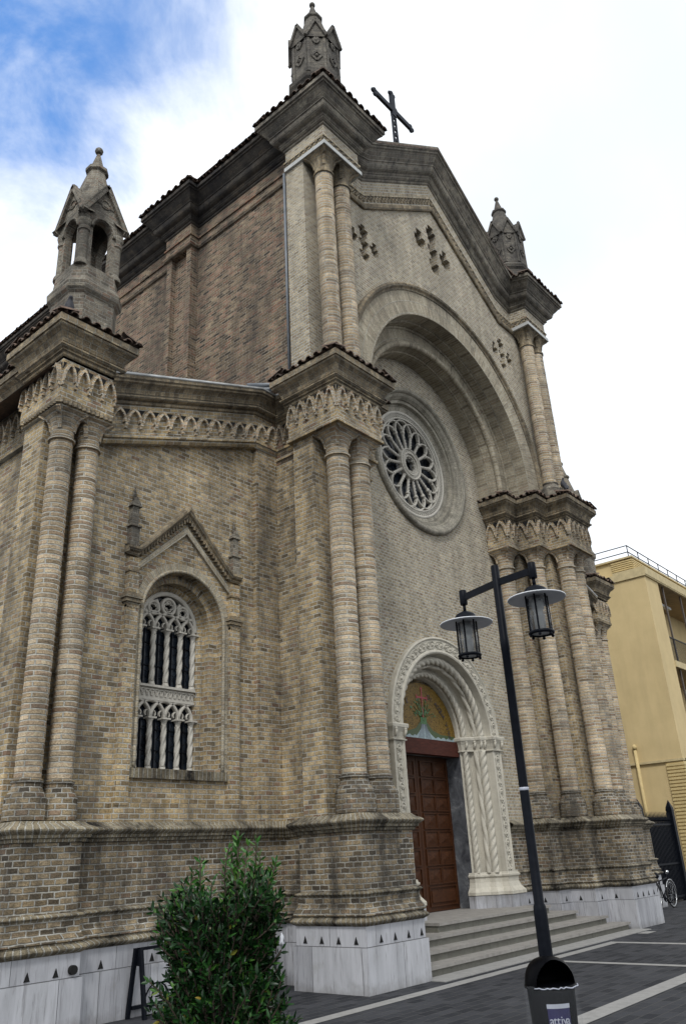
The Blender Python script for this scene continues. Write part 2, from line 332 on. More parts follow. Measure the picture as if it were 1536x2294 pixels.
# ------------------------------------------------------------------ mesh builder
class MB:
    def __init__(s): s.v = []; s.f = []; s.uv = []; s.sm = []
    def face(s, pts, uvs=None, smooth=False):
        i = len(s.v); s.v += [tuple(p) for p in pts]; s.f.append(tuple(range(i, i+len(pts)))); s.sm.append(smooth)
        if uvs is None:
            a, b, c = Vector(pts[0]), Vector(pts[1]), Vector(pts[2])
            n = (b-a).cross(c-a)
            if len(pts) > 3 and n.length < 1e-9: n = (c-a).cross(Vector(pts[3])-a)
            n = n.normalized() if n.length > 1e-12 else Vector((0, 0, 1))
            if abs(n.z) < .8:
                t = Vector((-n.y, n.x, 0)).normalized()
                uvs = [(Vector(p).dot(t), p[2]/max(.3, sqrt(1-n.z*n.z))) for p in pts]
            else: uvs = [(p[0], p[1]) for p in pts]
        s.uv += uvs
    def grid(s, rows, uvf=None, closed=False, smooth=True):
        """rows: list of point lists sharing vertices; uvf(i,j)->uv"""
        n = len(rows[0]); base = len(s.v)
        for r in rows: s.v += [tuple(p) for p in r]
        for i in range(len(rows)-1):
            for j in range(n if closed else n-1):
                k = (j+1) % n
                s.f.append((base+i*n+j, base+i*n+k, base+(i+1)*n+k, base+(i+1)*n+j)); s.sm.append(smooth)
                if uvf: s.uv += [uvf(i, j), uvf(i, j+1), uvf(i+1, j+1), uvf(i+1, j)]
                else:
                    s.uv += [(rows[a][b][0]+rows[a][b][1], rows[a][b][2]) for a, b in ((i, j), (i, k), (i+1, k), (i+1, j))]
    def box(s, x0, x1, y0, y1, z0, z1, rot=None, org=None):
        P = [Vector((x, y, z)) for z in (z0, z1) for y in (y0, y1) for x in (x0, x1)]
        if rot is not None: P = [rot @ p for p in P]
        if org is not None: P = [p+Vector(org) for p in P]
        for q in ((0, 2, 3, 1), (4, 5, 7, 6), (0, 1, 5, 4), (2, 6, 7, 3), (0, 4, 6, 2), (1, 3, 7, 5)): s.face([P[i] for i in q])
    def bar(s, a, b, w, d=None, upv=(0, 0, 1)):
        d = d or w; a = Vector(a); b = Vector(b); z = (b-a); l = z.length; z.normalize()
        u = Vector(upv)
        if abs(z.dot(u)) > .99: u = Vector((1, 0, 0))
        x = z.cross(u).normalized(); y = x.cross(z)
        s.box(-w/2, w/2, -d/2, d/2, 0, l, Matrix((x, y, z)).transposed(), a)
    def tube(s, pts, r, n=8, twist=0, lobes=0, amp=0, closed=False, caps=True, phase=0, uvs=1):
        pts = [Vector(p) for p in pts]; m = len(pts); rows = []; d = 0; ds = []
        N0 = None
        for i, p in enumerate(pts):
            if closed: t = (pts[(i+1) % m]-pts[i-1])
            else: t = pts[min(i+1, m-1)]-pts[max(i-1, 0)]
            t.normalize()
            if N0 is None:
                N0 = t.cross(Vector((0, 0, 1)))
                if N0.length < .05: N0 = Vector((1, 0, 0))
            N0 = (N0-t*N0.dot(t)).normalized(); B = t.cross(N0)
            if i: d += (p-pts[i-1]).length
            ds.append(d); rr = r[i] if isinstance(r, (list, tuple)) else r
            row = []
            for j in range(n):
                a = 2*pi*j/n
                q = rr*(1+amp*(abs(cos(lobes*(a/2)))*2-1)) if lobes else rr
                aa = a+twist*d+phase
                row.append(p+(N0*cos(aa)+B*sin(aa))*q)
            rows.append(row)
        if closed: rows.append(rows[0])
        R = r[0] if isinstance(r, (list, tuple)) else r
        s.grid(rows, lambda i, j: (j*2*pi*R/n*uvs, ds[min(i, m-1)]), closed=True)
        if caps and not closed:
            s.face(rows[0][::-1]); s.face(rows[-1])
    def lathe(s, c, prof, n=24, fn=None, smooth=True):
        """prof: (r,z); fn(theta,i)->radius factor"""
        rows = []
        for i, (r, z) in enumerate(prof):
            rows.append([(c[0]+r*(fn(2*pi*j/n, i) if fn else 1)*cos(2*pi*j/n), c[1]+r*(fn(2*pi*j/n, i) if fn else 1)*sin(2*pi*j/n), c[2]+z) for j in range(n)])
        R = max(p[0] for p in prof)
        vv = [0]
        for a, b in zip(prof, prof[1:]): vv.append(vv[-1]+hypot(b[0]-a[0], b[1]-a[1]))
        s.grid(rows, lambda i, j: (j*2*pi*R/n, vv[i]+c[2]+prof[0][1]), closed=True, smooth=smooth)
        if prof[0][0] > 1e-4: s.face(rows[0][::-1])
        if prof[-1][0] > 1e-4: s.face(rows[-1])
    def sphere(s, c, r, n=10, m=7, sc=(1, 1, 1)):
        rows = [[(c[0]+r*sc[0]*sin(pi*i/m)*cos(2*pi*j/n), c[1]+r*sc[1]*sin(pi*i/m)*sin(2*pi*j/n), c[2]-r*sc[2]*cos(pi*i/m)) for j in range(n)] for i in range(m+1)]
        s.grid(rows, closed=True)
    def build(s, name, m, parent=None, merge=True, auto=None, thing=None):
        me = bpy.data.meshes.new(name); me.from_pydata(s.v, [], s.f)
        ul = me.uv_layers.new(name='UVMap')
        flatuv = [c for u in s.uv for c in u]
        ul.data.foreach_set('uv', flatuv)
        me.polygons.foreach_set('use_smooth', s.sm)
        me.materials.append(m); me.update()
        if merge:
            bm = bmesh.new(); bm.from_mesh(me); bmesh.ops.remove_doubles(bm, verts=bm.verts, dist=2e-4); bm.to_mesh(me); bm.free()
            if auto:
                me.polygons.foreach_set('use_smooth', [True]*len(me.polygons)); me.set_sharp_from_angle(angle=radians(auto))
        o = bpy.data.objects.new(name, me); COL.objects.link(o)
        if parent is not None: attach(o, parent)
        return o
ROOT = {}
def attach(o, p):
    o.parent = p
    if p.name in ROOT: o.matrix_parent_inverse = Matrix.Translation(-ROOT[p.name])
def thing(name, loc, label, cat, group=None):
    o = bpy.data.objects.new(name, None); o.location = loc; COL.objects.link(o); o.empty_display_size = .3
    ROOT[o.name] = Vector(loc); o['label'] = label; o['category'] = cat
    if group: o['group'] = group
    return o
def struct(o): o['kind'] = 'structure'; return o

def sweep(mb, path, prof, hs=None, smooth=False, vz=False, closed=False, du=0):
    """sweep a profile (outward offset d, height h) along a plan path of (x,y,z); outward is to the right of the way walked"""
    n = len(path); nr = []
    for i in range(n-1):
        dx, dy = path[i+1][0]-path[i][0], path[i+1][1]-path[i][1]; l = hypot(dx, dy); nr.append((dy/l, -dx/l, l))
    mit = []
    for i in range(n):
        if i == 0: a = nr[0]; mit.append((a[0], a[1]))
        elif i == n-1: a = nr[-1]; mit.append((a[0], a[1]))
        else:
            a, b = nr[i-1], nr[i]; k = 1+a[0]*b[0]+a[1]*b[1]
            mit.append(((a[0]+b[0])/k, (a[1]+b[1])/k))
    vv = [0]
    for a, b in zip(prof, prof[1:]): vv.append(vv[-1]+hypot(b[0]-a[0], b[1]-a[1]))
    u = du
    for i in range(n-1):
        l3 = hypot(nr[i][2], path[i+1][2]-path[i][2])
        for k in range(len(prof)-1):
            P = []
            for (ii, kk) in ((i, k), (i+1, k), (i+1, k+1), (i, k+1)):
                d, h = prof[kk]; s_ = hs[ii] if hs else 1
                P.append((path[ii][0]+mit[ii][0]*d, path[ii][1]+mit[ii][1]*d, path[ii][2]+h*s_))
            v0, v1 = (prof[k][1]+path[i][2], prof[k+1][1]+path[i][2]) if vz else (vv[k], vv[k+1])
            mb.face(P, [(u, v0), (u+l3, v0), (u+l3, v1), (u, v1)], smooth)
        u += l3
def P3(path, z=0): return [(x, y, z) for x, y in path]
def arc_prof(d0, h0, d1, h1, bulge, n=5):
    """points from (d0,h0) to (d1,h1) bowed by bulge (outward positive)"""
    L = hypot(d1-d0, h1-h0); nx, ny = (h1-h0)/L, -(d1-d0)/L
    return [(d0+(d1-d0)*t+nx*bulge*sin(pi*t), h0+(h1-h0)*t+ny*bulge*sin(pi*t)) for t in (i/n for i in range(n+1))]

def archpath(cx, zs, z0, n=28, a0=0., a1=pi):
    """unit path: list of (kind) giving (dirx, dirz, base) for left jamb, semicircle, right jamb"""
    out = []
    if z0 is not None: out.append((-1, 0, z0))
    for i in range(n+1):
        a = pi-(a0+(a1-a0)*i/n); out.append((cos(a), sin(a), zs))
    if z0 is not None: out.append((1, 0, z0))
    return out
def archsweep(mb, cx, zs, z0, prof, n=28, swap=False, smooth=False, sharp=1.0):
    """prof: list of (r, y)"""
    ap = archpath(cx, zs, z0, n)
    vv = [0]
    for a, b in zip(prof, prof[1:]): vv.append(vv[-1]+hypot(b[0]-a[0], b[1]-a[1]))
    R = prof[0][0]; L = [0]
    for a, b in zip(ap, ap[1:]):
        L.append(L[-1]+hypot((b[0]-a[0])*R, (b[1]-a[1])*R+b[2]-a[2]))
    for i in range(len(ap)-1):
        for k in range(len(prof)-1):
            P = []; U = []
            for ii, kk in ((i, k), (i+1, k), (i+1, k+1), (i, k+1)):
                r, y = prof[kk]; c = ap[ii]
                P.append((cx+c[0]*r, y, c[2]+c[1]*r)); U.append((L[ii], vv[kk]) if swap else (vv[kk], L[ii]))
            mb.face(P, U, smooth)
def archpts(cx, zs, z0, r, y, n=28):
    return [(cx+c[0]*r, y, c[2]+c[1]*r) for c in archpath(cx, zs, z0, n)] if z0 is None else \
        [(cx-r, y, z0+(zs-z0)*i/12) for i in range(12)]+[(cx+c[0]*r, y, c[2]+c[1]*r) for c in archpath(cx, zs, None, n)]+[(cx+r, y, zs-(zs-z0)*i/12) for i in range(1, 13)]
def ring(mb, cx, cz, prof, n=64, swap=False, smooth=False, a0=0, a1=2*pi):
    vv = [0]
    for a, b in zip(prof, prof[1:]): vv.append(vv[-1]+hypot(b[0]-a[0], b[1]-a[1]))
    for i in range(n):
        for k in range(len(prof)-1):
            P = []; U = []
            for ii, kk in ((i, k), (i+1, k), (i+1, k+1), (i, k+1)):
                a = a0+(a1-a0)*ii/n; r, y = prof[kk]; P.append((cx+cos(a)*r, y, cz+sin(a)*r)); l = (a1-a0)*ii/n*prof[0][0]
                U.append((l, vv[kk]) if swap else (vv[kk], l))
            mb.face(P, U, smooth)
def gridwall(mb, xs, zs, Y, keep, hole=None, depth=.3):
    """a wall facing -Y cut from cells; cells where hole(x,z) is true get reveals and an open back"""
    K = {}
    for i in range(len(xs)-1):
        for j in range(len(zs)-1):
            xc, zc = (xs[i]+xs[i+1])/2, (zs[j]+zs[j+1])/2
            K[i, j] = 2 if (hole and hole(xc, zc)) else (1 if keep(xc, zc) else 0)
    for (i, j), k in K.items():
        x0, x1, z0, z1 = xs[i], xs[i+1], zs[j], zs[j+1]
        if k == 1: mb.face([(x0, Y, z0), (x1, Y, z0), (x1, Y, z1), (x0, Y, z1)], [(x0, z0), (x1, z0), (x1, z1), (x0, z1)])
        elif k == 2:
            y2 = Y+depth
            mb.face([(x0, y2, z0), (x1, y2, z0), (x1, y2, z1), (x0, y2, z1)])
            if K.get((i-1, j)) != 2: mb.face([(x0, Y, z0), (x0, y2, z0), (x0, y2, z1), (x0, Y, z1)])
            if K.get((i+1, j)) != 2: mb.face([(x1, Y, z0), (x1, y2, z0), (x1, y2, z1), (x1, Y, z1)])
            if K.get((i, j-1)) != 2: mb.face([(x0, Y, z0), (x1, Y, z0), (x1, y2, z0), (x0, y2, z0)])
            if K.get((i, j+1)) != 2: mb.face([(x0, Y, z1), (x1, Y, z1), (x1, y2, z1), (x0, y2, z1)])
def lin(a, b, step):
    n = max(1, round((b-a)/step)); return [a+(b-a)*i/n for i in range(n+1)]

# ------------------------------------------------------------------ setting: ground
XC = 14.32
def mx_(x): return 2*XC-x
g = MB(); g.face([(-150, -150, 0), (250, -150, 0), (250, 250, 0), (-150, 250, 0)])
struct(g.build('ground', M_COBBLE))
b = MB()
def band(p, q, w, z=.004):
    p = Vector((*p, z)); q = Vector((*q, z)); d = (q-p).normalized(); nn = Vector((-d.y, d.x, 0))*w/2
    b.face([p-nn, q-nn, q+nn, p+nn])
band((-6, 7.12), (15.76, 7.12), .20); band((15.66, -9), (15.66, 7.02), .20); band((13.0, -9), (13.0, 7.02), .17)
band((1.0, 4.47), (12.915, 4.53), .26); band((8.3, -9), (8.3, 4.35), .22); band((17.2, 7.2), (17.65, 7.2), .22)
struct(b.build('paving_stripes', M_BAND))

# ------------------------------------------------------------------ church
CH = thing('church', (XC, 9.4, 0), 'large tan brick church with a round rose window, carved white portal and stepped corner piers', 'church')
def part(name, mb, m, parent=None, auto=None): return mb.build(name, m, parent or CH, auto=auto)

# master plan of the lower front (frieze plane), left half then mirrored
AX = 24.1+5.05                          # the right aisle pier stands a little farther out
L_front = [(9.64, 9.52), (9.64, 8.85), (9.27, 8.85), (9.27, 7.68), (10.50, 7.68), (10.50, 8.26), (11.05, 8.26), (11.05, 8.82), (11.58, 8.82), (11.58, 9.40)]
L_all = [(5.32, 30), (5.32, 10.45), (5.05, 10.45), (5.05, 9.35), (5.95, 9.35), (5.95, 9.52)]
R_front = [(mx_(x), y) for x, y in L_front[::-1]]
R_all = [(23.2, 9.52), (23.2, 9.35), (24.1, 9.35), (24.1, 10.45), (23.83, 10.45), (23.83, 30)]
# foundations of the church: marble plinth, moulded brick base, string course
plan_L = L_all+L_front+[(12.30, 9.40)]
plan_R = [(16.34, 9.40)]+R_front+R_all
prof_marble = [(.085, -.05), (.085, .55), (.055, .553), (.055, .80), (-.25, .80)]
prof_torus1 = [(.05, .80)]+arc_prof(.06, .805, .06, .905, .055, 6)+[(.055, .92)]
prof_crs = [(.055, .915), (.085, .93), (.075, .965), (.04, 1.03), (.03, 1.04), (.03, 1.16)]
prof_fillet = [(.03, 1.15)]+arc_prof(.035, 1.17, .03, 1.225, .035, 5)+[(-.02, 1.23)]
prof_body = [(.0, 1.225), (.0, 2.02)]
prof_string = [(0, 1.99), (.035, 2.0), (.04, 2.035), (.075, 2.045), (.08, 2.075)]+arc_prof(.08, 2.078, .07, 2.18, .065, 6)+[(.05, 2.19), (.0, 2.235), (-.42, 2.25)]
for pl in (plan_L, plan_R):
    for nm, pr, m in (('marble_plinth', prof_marble, M_MARBLE), ('base_roll', prof_torus1, M_TORUS), ('base_courses', prof_crs, M_BASE), ('base_fillet', prof_fillet, M_TORUS), ('base_wall', prof_body, M_BASE), ('string_course', prof_string, M_TORUS)):
        mb = MB(); sweep(mb, P3(pl), pr, vz=nm in ('marble_plinth', 'base_wall')); part(nm, mb, m)
mb = MB(); mb.box(6.5, 9.12, 9.552, 9.7, 2.235, 2.47); part('aisle_band', mb, M_AISLE)
# little triangular vents on uncut marble: black prisms paint their inner shade
def vent(x, y, nx, ny, z, w=.075, h=.095, thing_=CH):
    mb = MB(); t = (-ny, nx); o = .006
    A = [(x+t[0]*s+nx*o, y+t[1]*s+ny*o, zz) for s, zz in ((-w/2, z), (w/2, z), (0, z+h))]
    B = [(p[0]-nx*.05, p[1]-ny*.05, p[2]) for p in A]
    mb.face(A); 
    for i in range(3): mb.face([A[i], A[(i+1) % 3], B[(i+1) % 3], B[i]])
    part('vent_dark_face', mb, M_HOLE_SHADE)
for i in range(4): vent(9.53+.31*i, 7.68-.055, 0, -1, .585); vent(9.27-.055, 7.80+.31*i, -1, 0, .585)
for i in range(4): vent(18.32+.3*i, 7.68-.055, 0, -1, .585)
for x, y in ((17.82, 8.26), (17.3, 8.82), (16.75, 9.4), (16.55, 9.4)): vent(x, y-.055, 0, -1, .585)
for x, y in ((18.14, 8.0), (17.59, 8.55), (17.06, 9.1)): vent(x-.055, y, -1, 0, .585)
for x in (5.35, 5.7): vent(x, 9.35-.055, 0, -1, .575)
for x in (6.4, 7.15, 7.9, 8.65): vent(x, 9.52-.055, 0, -1, .575)
for x in (23.35, 23.55, 23.75, 23.95): vent(x, 9.35-.055, 0, -1, .585)
mb = MB(); mb.lathe((0, 0, 0), [(.05, 0), (.05, .06)], 14)
o = part('vent_pipe', mb, M_HOLE_SHADE); o.matrix_parent_inverse = Matrix.Translation(-ROOT['church'])@Matrix.Translation((5.9, 9.35-.05, .63))@Matrix.Rotation(pi/2, 4, 'X')

# upright walls behind the columns
def wall(name, path, z0, z1, m, parent=None):
    mb = MB(); sweep(mb, P3(path), [(0, z0), (0, z1)], vz=True); return part(name, mb, m, parent)
wall('aisle_side_wall', [(5.42, 30), (5.42, 10.4)], 2.2, 8.6, M_AISLE)
wall('aisle_pier_wall', [(5.42, 10.4), (5.12, 10.4), (5.12, 9.86), (5.92, 9.86), (5.92, 9.64)], 2.2, 8.0, M_AISLE)
wall('aisle_pilaster', [(9.12, 9.64), (9.12, 9.535), (9.64, 9.535)], 2.2, 8.95, M_AISLE)
pl = [(9.64, 9.535), (9.64, 8.80), (9.33, 8.80), (9.33, 8.33), (10.44, 8.33), (10.44, 8.88), (11.0, 8.88), (11.0, 9.42)]
wall('corner_pier', pl, 2.2, 9.7, M_AISLE)
wall('corner_pier', [(mx_(x), y) for x, y in pl[::-1]], 2.2, 9.7, M_AISLE)
wall('aisle_wall', [(19.0, 9.6), (23.25, 9.6), (23.25, 9.86), (24.05, 9.86), (24.05, 10.4), (23.73, 10.4), (23.73, 30)], 2.2, 8.8, M_AISLE)

# aisle front with window opening
WX, WZS, WZ0 = 7.62, 5.13, 2.95
def aisle_top(x): return 8.2+.345*(x-6.1)
mb = MB()
gridwall(mb, lin(5.90, 9.14, .06), lin(2.22, 9.3, .06), 9.64, lambda x, z: z < aisle_top(x) and not ((abs(x-WX) < .86 and 2.93 < z < WZS) or (z >= WZS and hypot(x-WX, z-WZS) < .88)))
part('aisle_front_wall', mb, M_AISLE)
# window with its stepped jambs
WIN = MB(); archsweep(WIN, WX, WZS, 2.93, [(.93, 9.66), (.93, 9.605), (.79, 9.605)], n=24)
win = part('arched_window', WIN, M_ARCH)
mb = MB(); archsweep(mb, WX, WZS, 2.93, [(.79, 9.606), (.79, 9.78), (.655, 9.78), (.655, 9.93), (.60, 9.93), (.54, 10.02), (.54, 10.12)], n=24); mb.build('window_jamb', M_AISLE, win)
mb = MB(); mb.tube(archpts(WX, WZS, 2.93, .80, 9.60, 24), .028, 8); mb.build('window_roll', M_ARCH, win)
mb = MB(); mb.box(WX-.88, WX+.88, 9.58, 10.1, 2.80, 2.93); o = mb.build('window_sill', M_TORUS, win)
mb = MB(); ap = archpath(WX, WZS, 2.93, 24)
cpt = (WX, 10.08, 4.2)
P = [(WX+c[0]*.56, 10.08, c[2]+c[1]*.56) for c in ap]
mb.face(P[::-1]); mb.build('window_glass', M_GLASS, win)
def pointed(mb, x0, x1, y, z, r, n=8, th=.03, dp=.05):
    pass
def arc_bar(mb, cx, cz, r, y, a0, a1, w, dp, n=12, sq=1):
    """flat stone bar bent along an arc, front at y"""
    rows = []
    for i in range(n+1):
        a = a0+(a1-a0)*i/n
        q = lambda rr, yy: (cx+rr*cos(a), yy, cz+rr*sin(a)*sq)
        rows.append([q(r-w/2, y+dp), q(r-w/2, y+.012), q(r-w*.25, y), q(r+w*.25, y), q(r+w/2, y+.012), q(r+w/2, y+dp)])
    mb.grid(rows, closed=True, smooth=False)
tr = MB(); YT = 9.985
pitch = .26
def small_column(parent, x, z0, z1, r=.034):
    c = MB(); c.tube([(x, YT+.035, z0+.06+(z1-z0-.17)*i/50) for i in range(51)], r*1.08, 20, twist=11, lobes=3, amp=.24)
    o = c.build('twisted_colonnette', M_TRACERY, parent)
    d = MB(); d.lathe((x, YT+.035, z0), [(.055, 0), (.055, .025), (.045, .03), (.05, .045), (.036, .06)], 12); d.build('column_base', M_TRACERY, o)
    d = MB(); d.lathe((x, YT+.035, z1-.115), [(.036, 0), (.042, .012), (.036, .02), (.045, .06), (.066, .09)], 12)
    d.box(x-.075, x+.075, YT-.04, YT+.11, z1-.025, z1); d.build('capital', M_TRACERY, o)
for z0, z1 in ((2.96, 3.72), (4.19, 5.08)):
    for i in range(-2, 3): small_column(win, WX+i*pitch*(1 if abs(i) < 2 else .985), z0, z1)
def arcade(mb, x0, n, z, clip=None):
    for i in range(-1, n):
        cx = x0+(i+1)*pitch
        a0, a1 = 0, pi
        if i == -1: cx = x0; a0, a1 = 0, pi/2
        # round arches spanning two lights, crossing one another
    for k in range(0, n+1):
        cx = x0+k*pitch
        a0, a1 = (0, pi)
        if k == 0: a1 = pi/2
        if k == n: a0 = pi/2
        arc_bar(mb, cx, z, pitch*.985, YT, a0, a1, .046, .07, 16, .98)
arcade(tr, WX-2*pitch, 4, 3.72); arcade(tr, WX-2*pitch, 4, 5.08)
# cusps inside each light
for z in (3.72, 5.08):
    for k in range(4):
        cx = WX+(k-1.5)*pitch
        for s in (-1, 1):
            arc_bar(tr, cx+s*.085, z+.055, .05, YT+.02, pi/2 - s*pi*.1, pi/2+s*pi*.75, .022, .04, 7)
tr.box(WX-.54, WX+.54, YT-.03, YT+.09, 4.155, 4.19); tr.box(WX-.54, WX+.54, YT+.02, YT+.08, 4.0, 4.155); tr.box(WX-.54, WX+.54, YT-.005, YT+.085, 3.965, 4.0)
for i in range(13):
    cx = WX-.51+i*.085; arc_bar(tr, cx, 4.03, .075, YT-.002, .0, pi, .018, .03, 8, 1.3)
arc_bar(tr, WX, WZS, .535, YT-.01, -.02, pi+.02, .07, .1, 28)
arc_bar(tr, WX, 5.46, .125, YT, 0, 2*pi, .05, .07, 24)
for k in range(4): arc_bar(tr, WX+.043*cos(k*pi/2), 5.46+.043*sin(k*pi/2), .043, YT+.01, k*pi/2-2.1, k*pi/2+2.1, .022, .05, 10)
for s in (-1, 1):
    arc_bar(tr, WX+s*.285, 5.40, .10, YT, 0, 2*pi, .045, .07, 18)
    for k in range(3): arc_bar(tr, WX+s*.285+.035*cos(k*2.1+.5), 5.40+.035*sin(k*2.1+.5), .04, YT+.015, k*2.1+.5-1.9, k*2.1+.5+1.9, .02, .045, 8)
for k in range(5):   # plate between the arches and the circles
    a = pi*(.14+.18*k); tr.box(-.05, .05, 0, .05, -.05, .05, Matrix.Rotation(-a, 3, 'Y'), (WX+cos(a)*.43, YT+.025, WZS+sin(a)*.43*.98))
tr.build('tracery', M_TRACERY, win)
mb = MB()
for z in (3.25, 3.55, 4.5, 4.85): mb.box(WX-.55, WX+.55, 10.06, 10.075, z-.008, z+.008)
for k in range(4): mb.box(WX+(k-1.5)*pitch-.006, WX+(k-1.5)*pitch+.006, 10.06, 10.075, 2.95, 5.5)
mb.build('glazing_bars', M_IRON, win)
# pilaster strips, caps, gable and pinnacles of the window
GZ, GA = 6.02, 7.02
for s in (-1, 1):
    x = WX+s*1.0
    mb = MB(); mb.box(x-.10, x+.10, 9.545, 9.65, 2.44, 5.22); mb.box(x-.085, x+.085, 9.535, 9.65, 5.36, 5.92)
    mb.build('window_pilaster', M_AISLE, win)
    mb = MB()
    for dz, e in ((5.20, .005), (5.235, .03), (5.29, .05), (5.325, .02)): mb.box(x-.10-e, x+.10+e, 9.545-e, 9.66, dz, dz+(.035 if dz < 5.3 else .04)+.012)
    for k in range(4): mb.box(x-.10+k*.055, x-.07+k*.055, 9.53, 9.6, 5.15, 5.19)
    mb.box(x-.1, x+.1, 9.52, 9.66, 5.70, 5.73)
    mb.build('pilaster_cap', M_CORN, win)
    mb = MB(); xx = x+s*.02
    mb.box(xx-.075, xx+.075, 9.54, 9.66, 6.1, 6.42); mb.box(xx-.10, xx+.10, 9.515, 9.66, 6.42, 6.45); mb.box(xx-.06, xx+.06, 9.56, 9.66, 6.45, 6.78)
    for sg in (0, 1):   # little saddle gable on top
        mb.face([(xx-.095, 9.53, 6.76), (xx, 9.53, 6.92), (xx, 9.66, 6.92), (xx-.095, 9.66, 6.76)] if sg else [(xx+.095, 9.53, 6.76), (xx+.095, 9.66, 6.76), (xx, 9.66, 6.92), (xx, 9.53, 6.92)])
    mb.face([(xx-.095, 9.53, 6.76), (xx+.095, 9.53, 6.76), (xx, 9.53, 6.92)])
    mb.lathe((xx, 9.61, 6.86), [(.04, 0), (.008, .24), (.0, .25)], 6)
    mb.build('window_pinnacle', M_PINA, win)
gp = [(WX-1.13, 9.64, GZ-.02), (WX-.92, 9.64, GZ-.02), (WX-.84, 9.64, GZ+.04), (WX, 9.64, GA-.12), (WX+.84, 9.64, GZ+.04), (WX+.92, 9.64, GZ-.02), (WX+1.13, 9.64, GZ-.02)]
mb = MB(); sweep(mb, gp, [(-.02, -.02), (.05, -.02), (.07, .0), (.07, .02), (.11, .035), (.14, .065), (.14, .10), (-.02, .15)], hs=[1, 1, 1.05, 1.35, 1.05, 1, 1])
mb.box(WX-1.135, WX-1.125, 9.51, 9.65, GZ-.02, GZ+.08); mb.box(WX+1.125, WX+1.135, 9.51, 9.65, GZ-.02, GZ+.08)
mb.build('window_gable', M_CORN, win)
mb = MB()
for s in (-1, 1):
    for k in range(17):
        t = (k+.5)/17; x = WX+s*(.88*(1-t)); z = GZ+.04+(GA-.14-GZ-.04)*t
        mb.box(x-.016, x+.016, 9.56, 9.65, z-.075, z-.01)
mb.build('gable_dentils', M_CORN, win)
mb = MB(); gp2 = [(WX-.93, 9.64, GZ-.22), (WX, 9.64, GA-.37), (WX+.93, 9.64, GZ-.22)]
sweep(mb, gp2, [(-.01, -.05), (.045, -.05), (.045, .05), (-.01, .05)], hs=[1, 1.3, 1]); mb.build('inner_gable_band', M_ARCH, win)

# ------------- facade wall with portal and rose openings
ZR, RR = 10.23, 1.78
DZS = 3.95
mb = MB()
def keepf(x, z):
    if z < DZS: 
        if abs(x-XC) < 1.74: return False
    elif hypot(x-XC, z-DZS) < 1.74: return False
    if hypot(x-XC, z-ZR) < 1.70: return False
    if z > ZR and hypot(x-XC, z-ZR) > 2.85: return False
    return True
gridwall(mb, lin(10.95, mx_(10.95), .065), lin(.6, 13.2, .065), 9.413, keepf)
part('facade_wall', mb, M_FACADE)
# rose window
rose = MB(); ring(rose, XC, ZR, [(1.86, 9.42), (1.86, 9.375), (1.80, 9.365), (1.72, 9.38), (1.66, 9.42), (1.60, 9.5), (1.60, 9.53), (1.52, 9.53), (1.50, 9.62), (1.36, 9.66), (1.34, 9.74)], 72)
rose = part('rose_window', rose, M_ROSE)
mb = MB(); mb.tube([(XC+1.79*cos(2*pi*i/72), 9.385, ZR+1.79*sin(2*pi*i/72)) for i in range(72)], .075, 8, closed=True); mb.build('rose_roll_moulding', M_ROSE, rose)
mb = MB(); mb.face([(XC+1.36*cos(-2*pi*i/48), 9.86, ZR+1.36*sin(-2*pi*i/48)) for i in range(48)]); mb.build('rose_glass', M_GLASS, rose)
tr = MB(); YR = 9.67
ring(tr, XC, ZR, [(1.36, YR+.1), (1.36, YR-.02), (1.33, YR-.03), (1.30, YR-.02), (1.30, YR), (1.20, YR), (1.195, YR-.02), (1.165, YR-.02), (1.165, YR+.12)], 72)
for k in range(96):   # lattice carved on the outer band
    a = 2*pi*k/96
    for s in (-1, 1):
        p = [(XC+r*cos(a+s*.045*t), YR-.006, ZR+r*sin(a+s*.045*t)) for r, t in ((1.205, -1), (1.295, 1))]
        tr.bar(p[0], p[1], .012, .014, (0, 1, 0))
NS = 16; RS = .84
for k in range(NS):
    a = 2*pi*(k+.5)/NS; c, s = cos(a), sin(a)
    ch = 2*RS*sin(2*pi/NS/1.0)/2
    cx, cz = XC+RS*.985*c, ZR+RS*.985*s
    arc_bar(tr, cx, cz, ch, YR, a-pi/2-.12, a+pi/2+.12, .042, .085, 16)
for k in range(NS):   # cusps hung inside each petal
    a = 2*pi*(k+1.0)/NS
    for sg in (-1, 1):
        for rr, da, q in ((1.0, .10, .035), (.92, .125, .03)):
            aa = a+sg*da; tr.sphere((XC+rr*cos(aa), YR+.03, ZR+rr*sin(aa)), q*.8, 6, 4)
    tr.sphere((XC+1.125*cos(a+pi/NS), YR+.03, ZR+1.125*sin(a+pi/NS)), .022, 6, 4)
ring(tr, XC, ZR, [(.405, YR+.1), (.405, YR-.02), (.385, YR-.035), (.365, YR-.02), (.36, YR), (.30, YR), (.295, YR-.025), (.27, YR-.025), (.265, YR+.02), (.225, YR+.02), (.215, YR), (.20, YR), (.2, YR+.1)], 40)
for k in range(28):
    a = 2*pi*k/28; tr.sphere((XC+.33*cos(a), YR, ZR+.33*sin(a)), .02, 6, 4)
for k in range(8):
    a = 2*pi*(k+.5)/8; arc_bar(tr, XC+.155*cos(a), ZR+.155*sin(a), .055, YR+.02, a-1.7, a+1.7, .024, .07, 10)
tr.build('rose_tracery', M_TRACERY, rose)
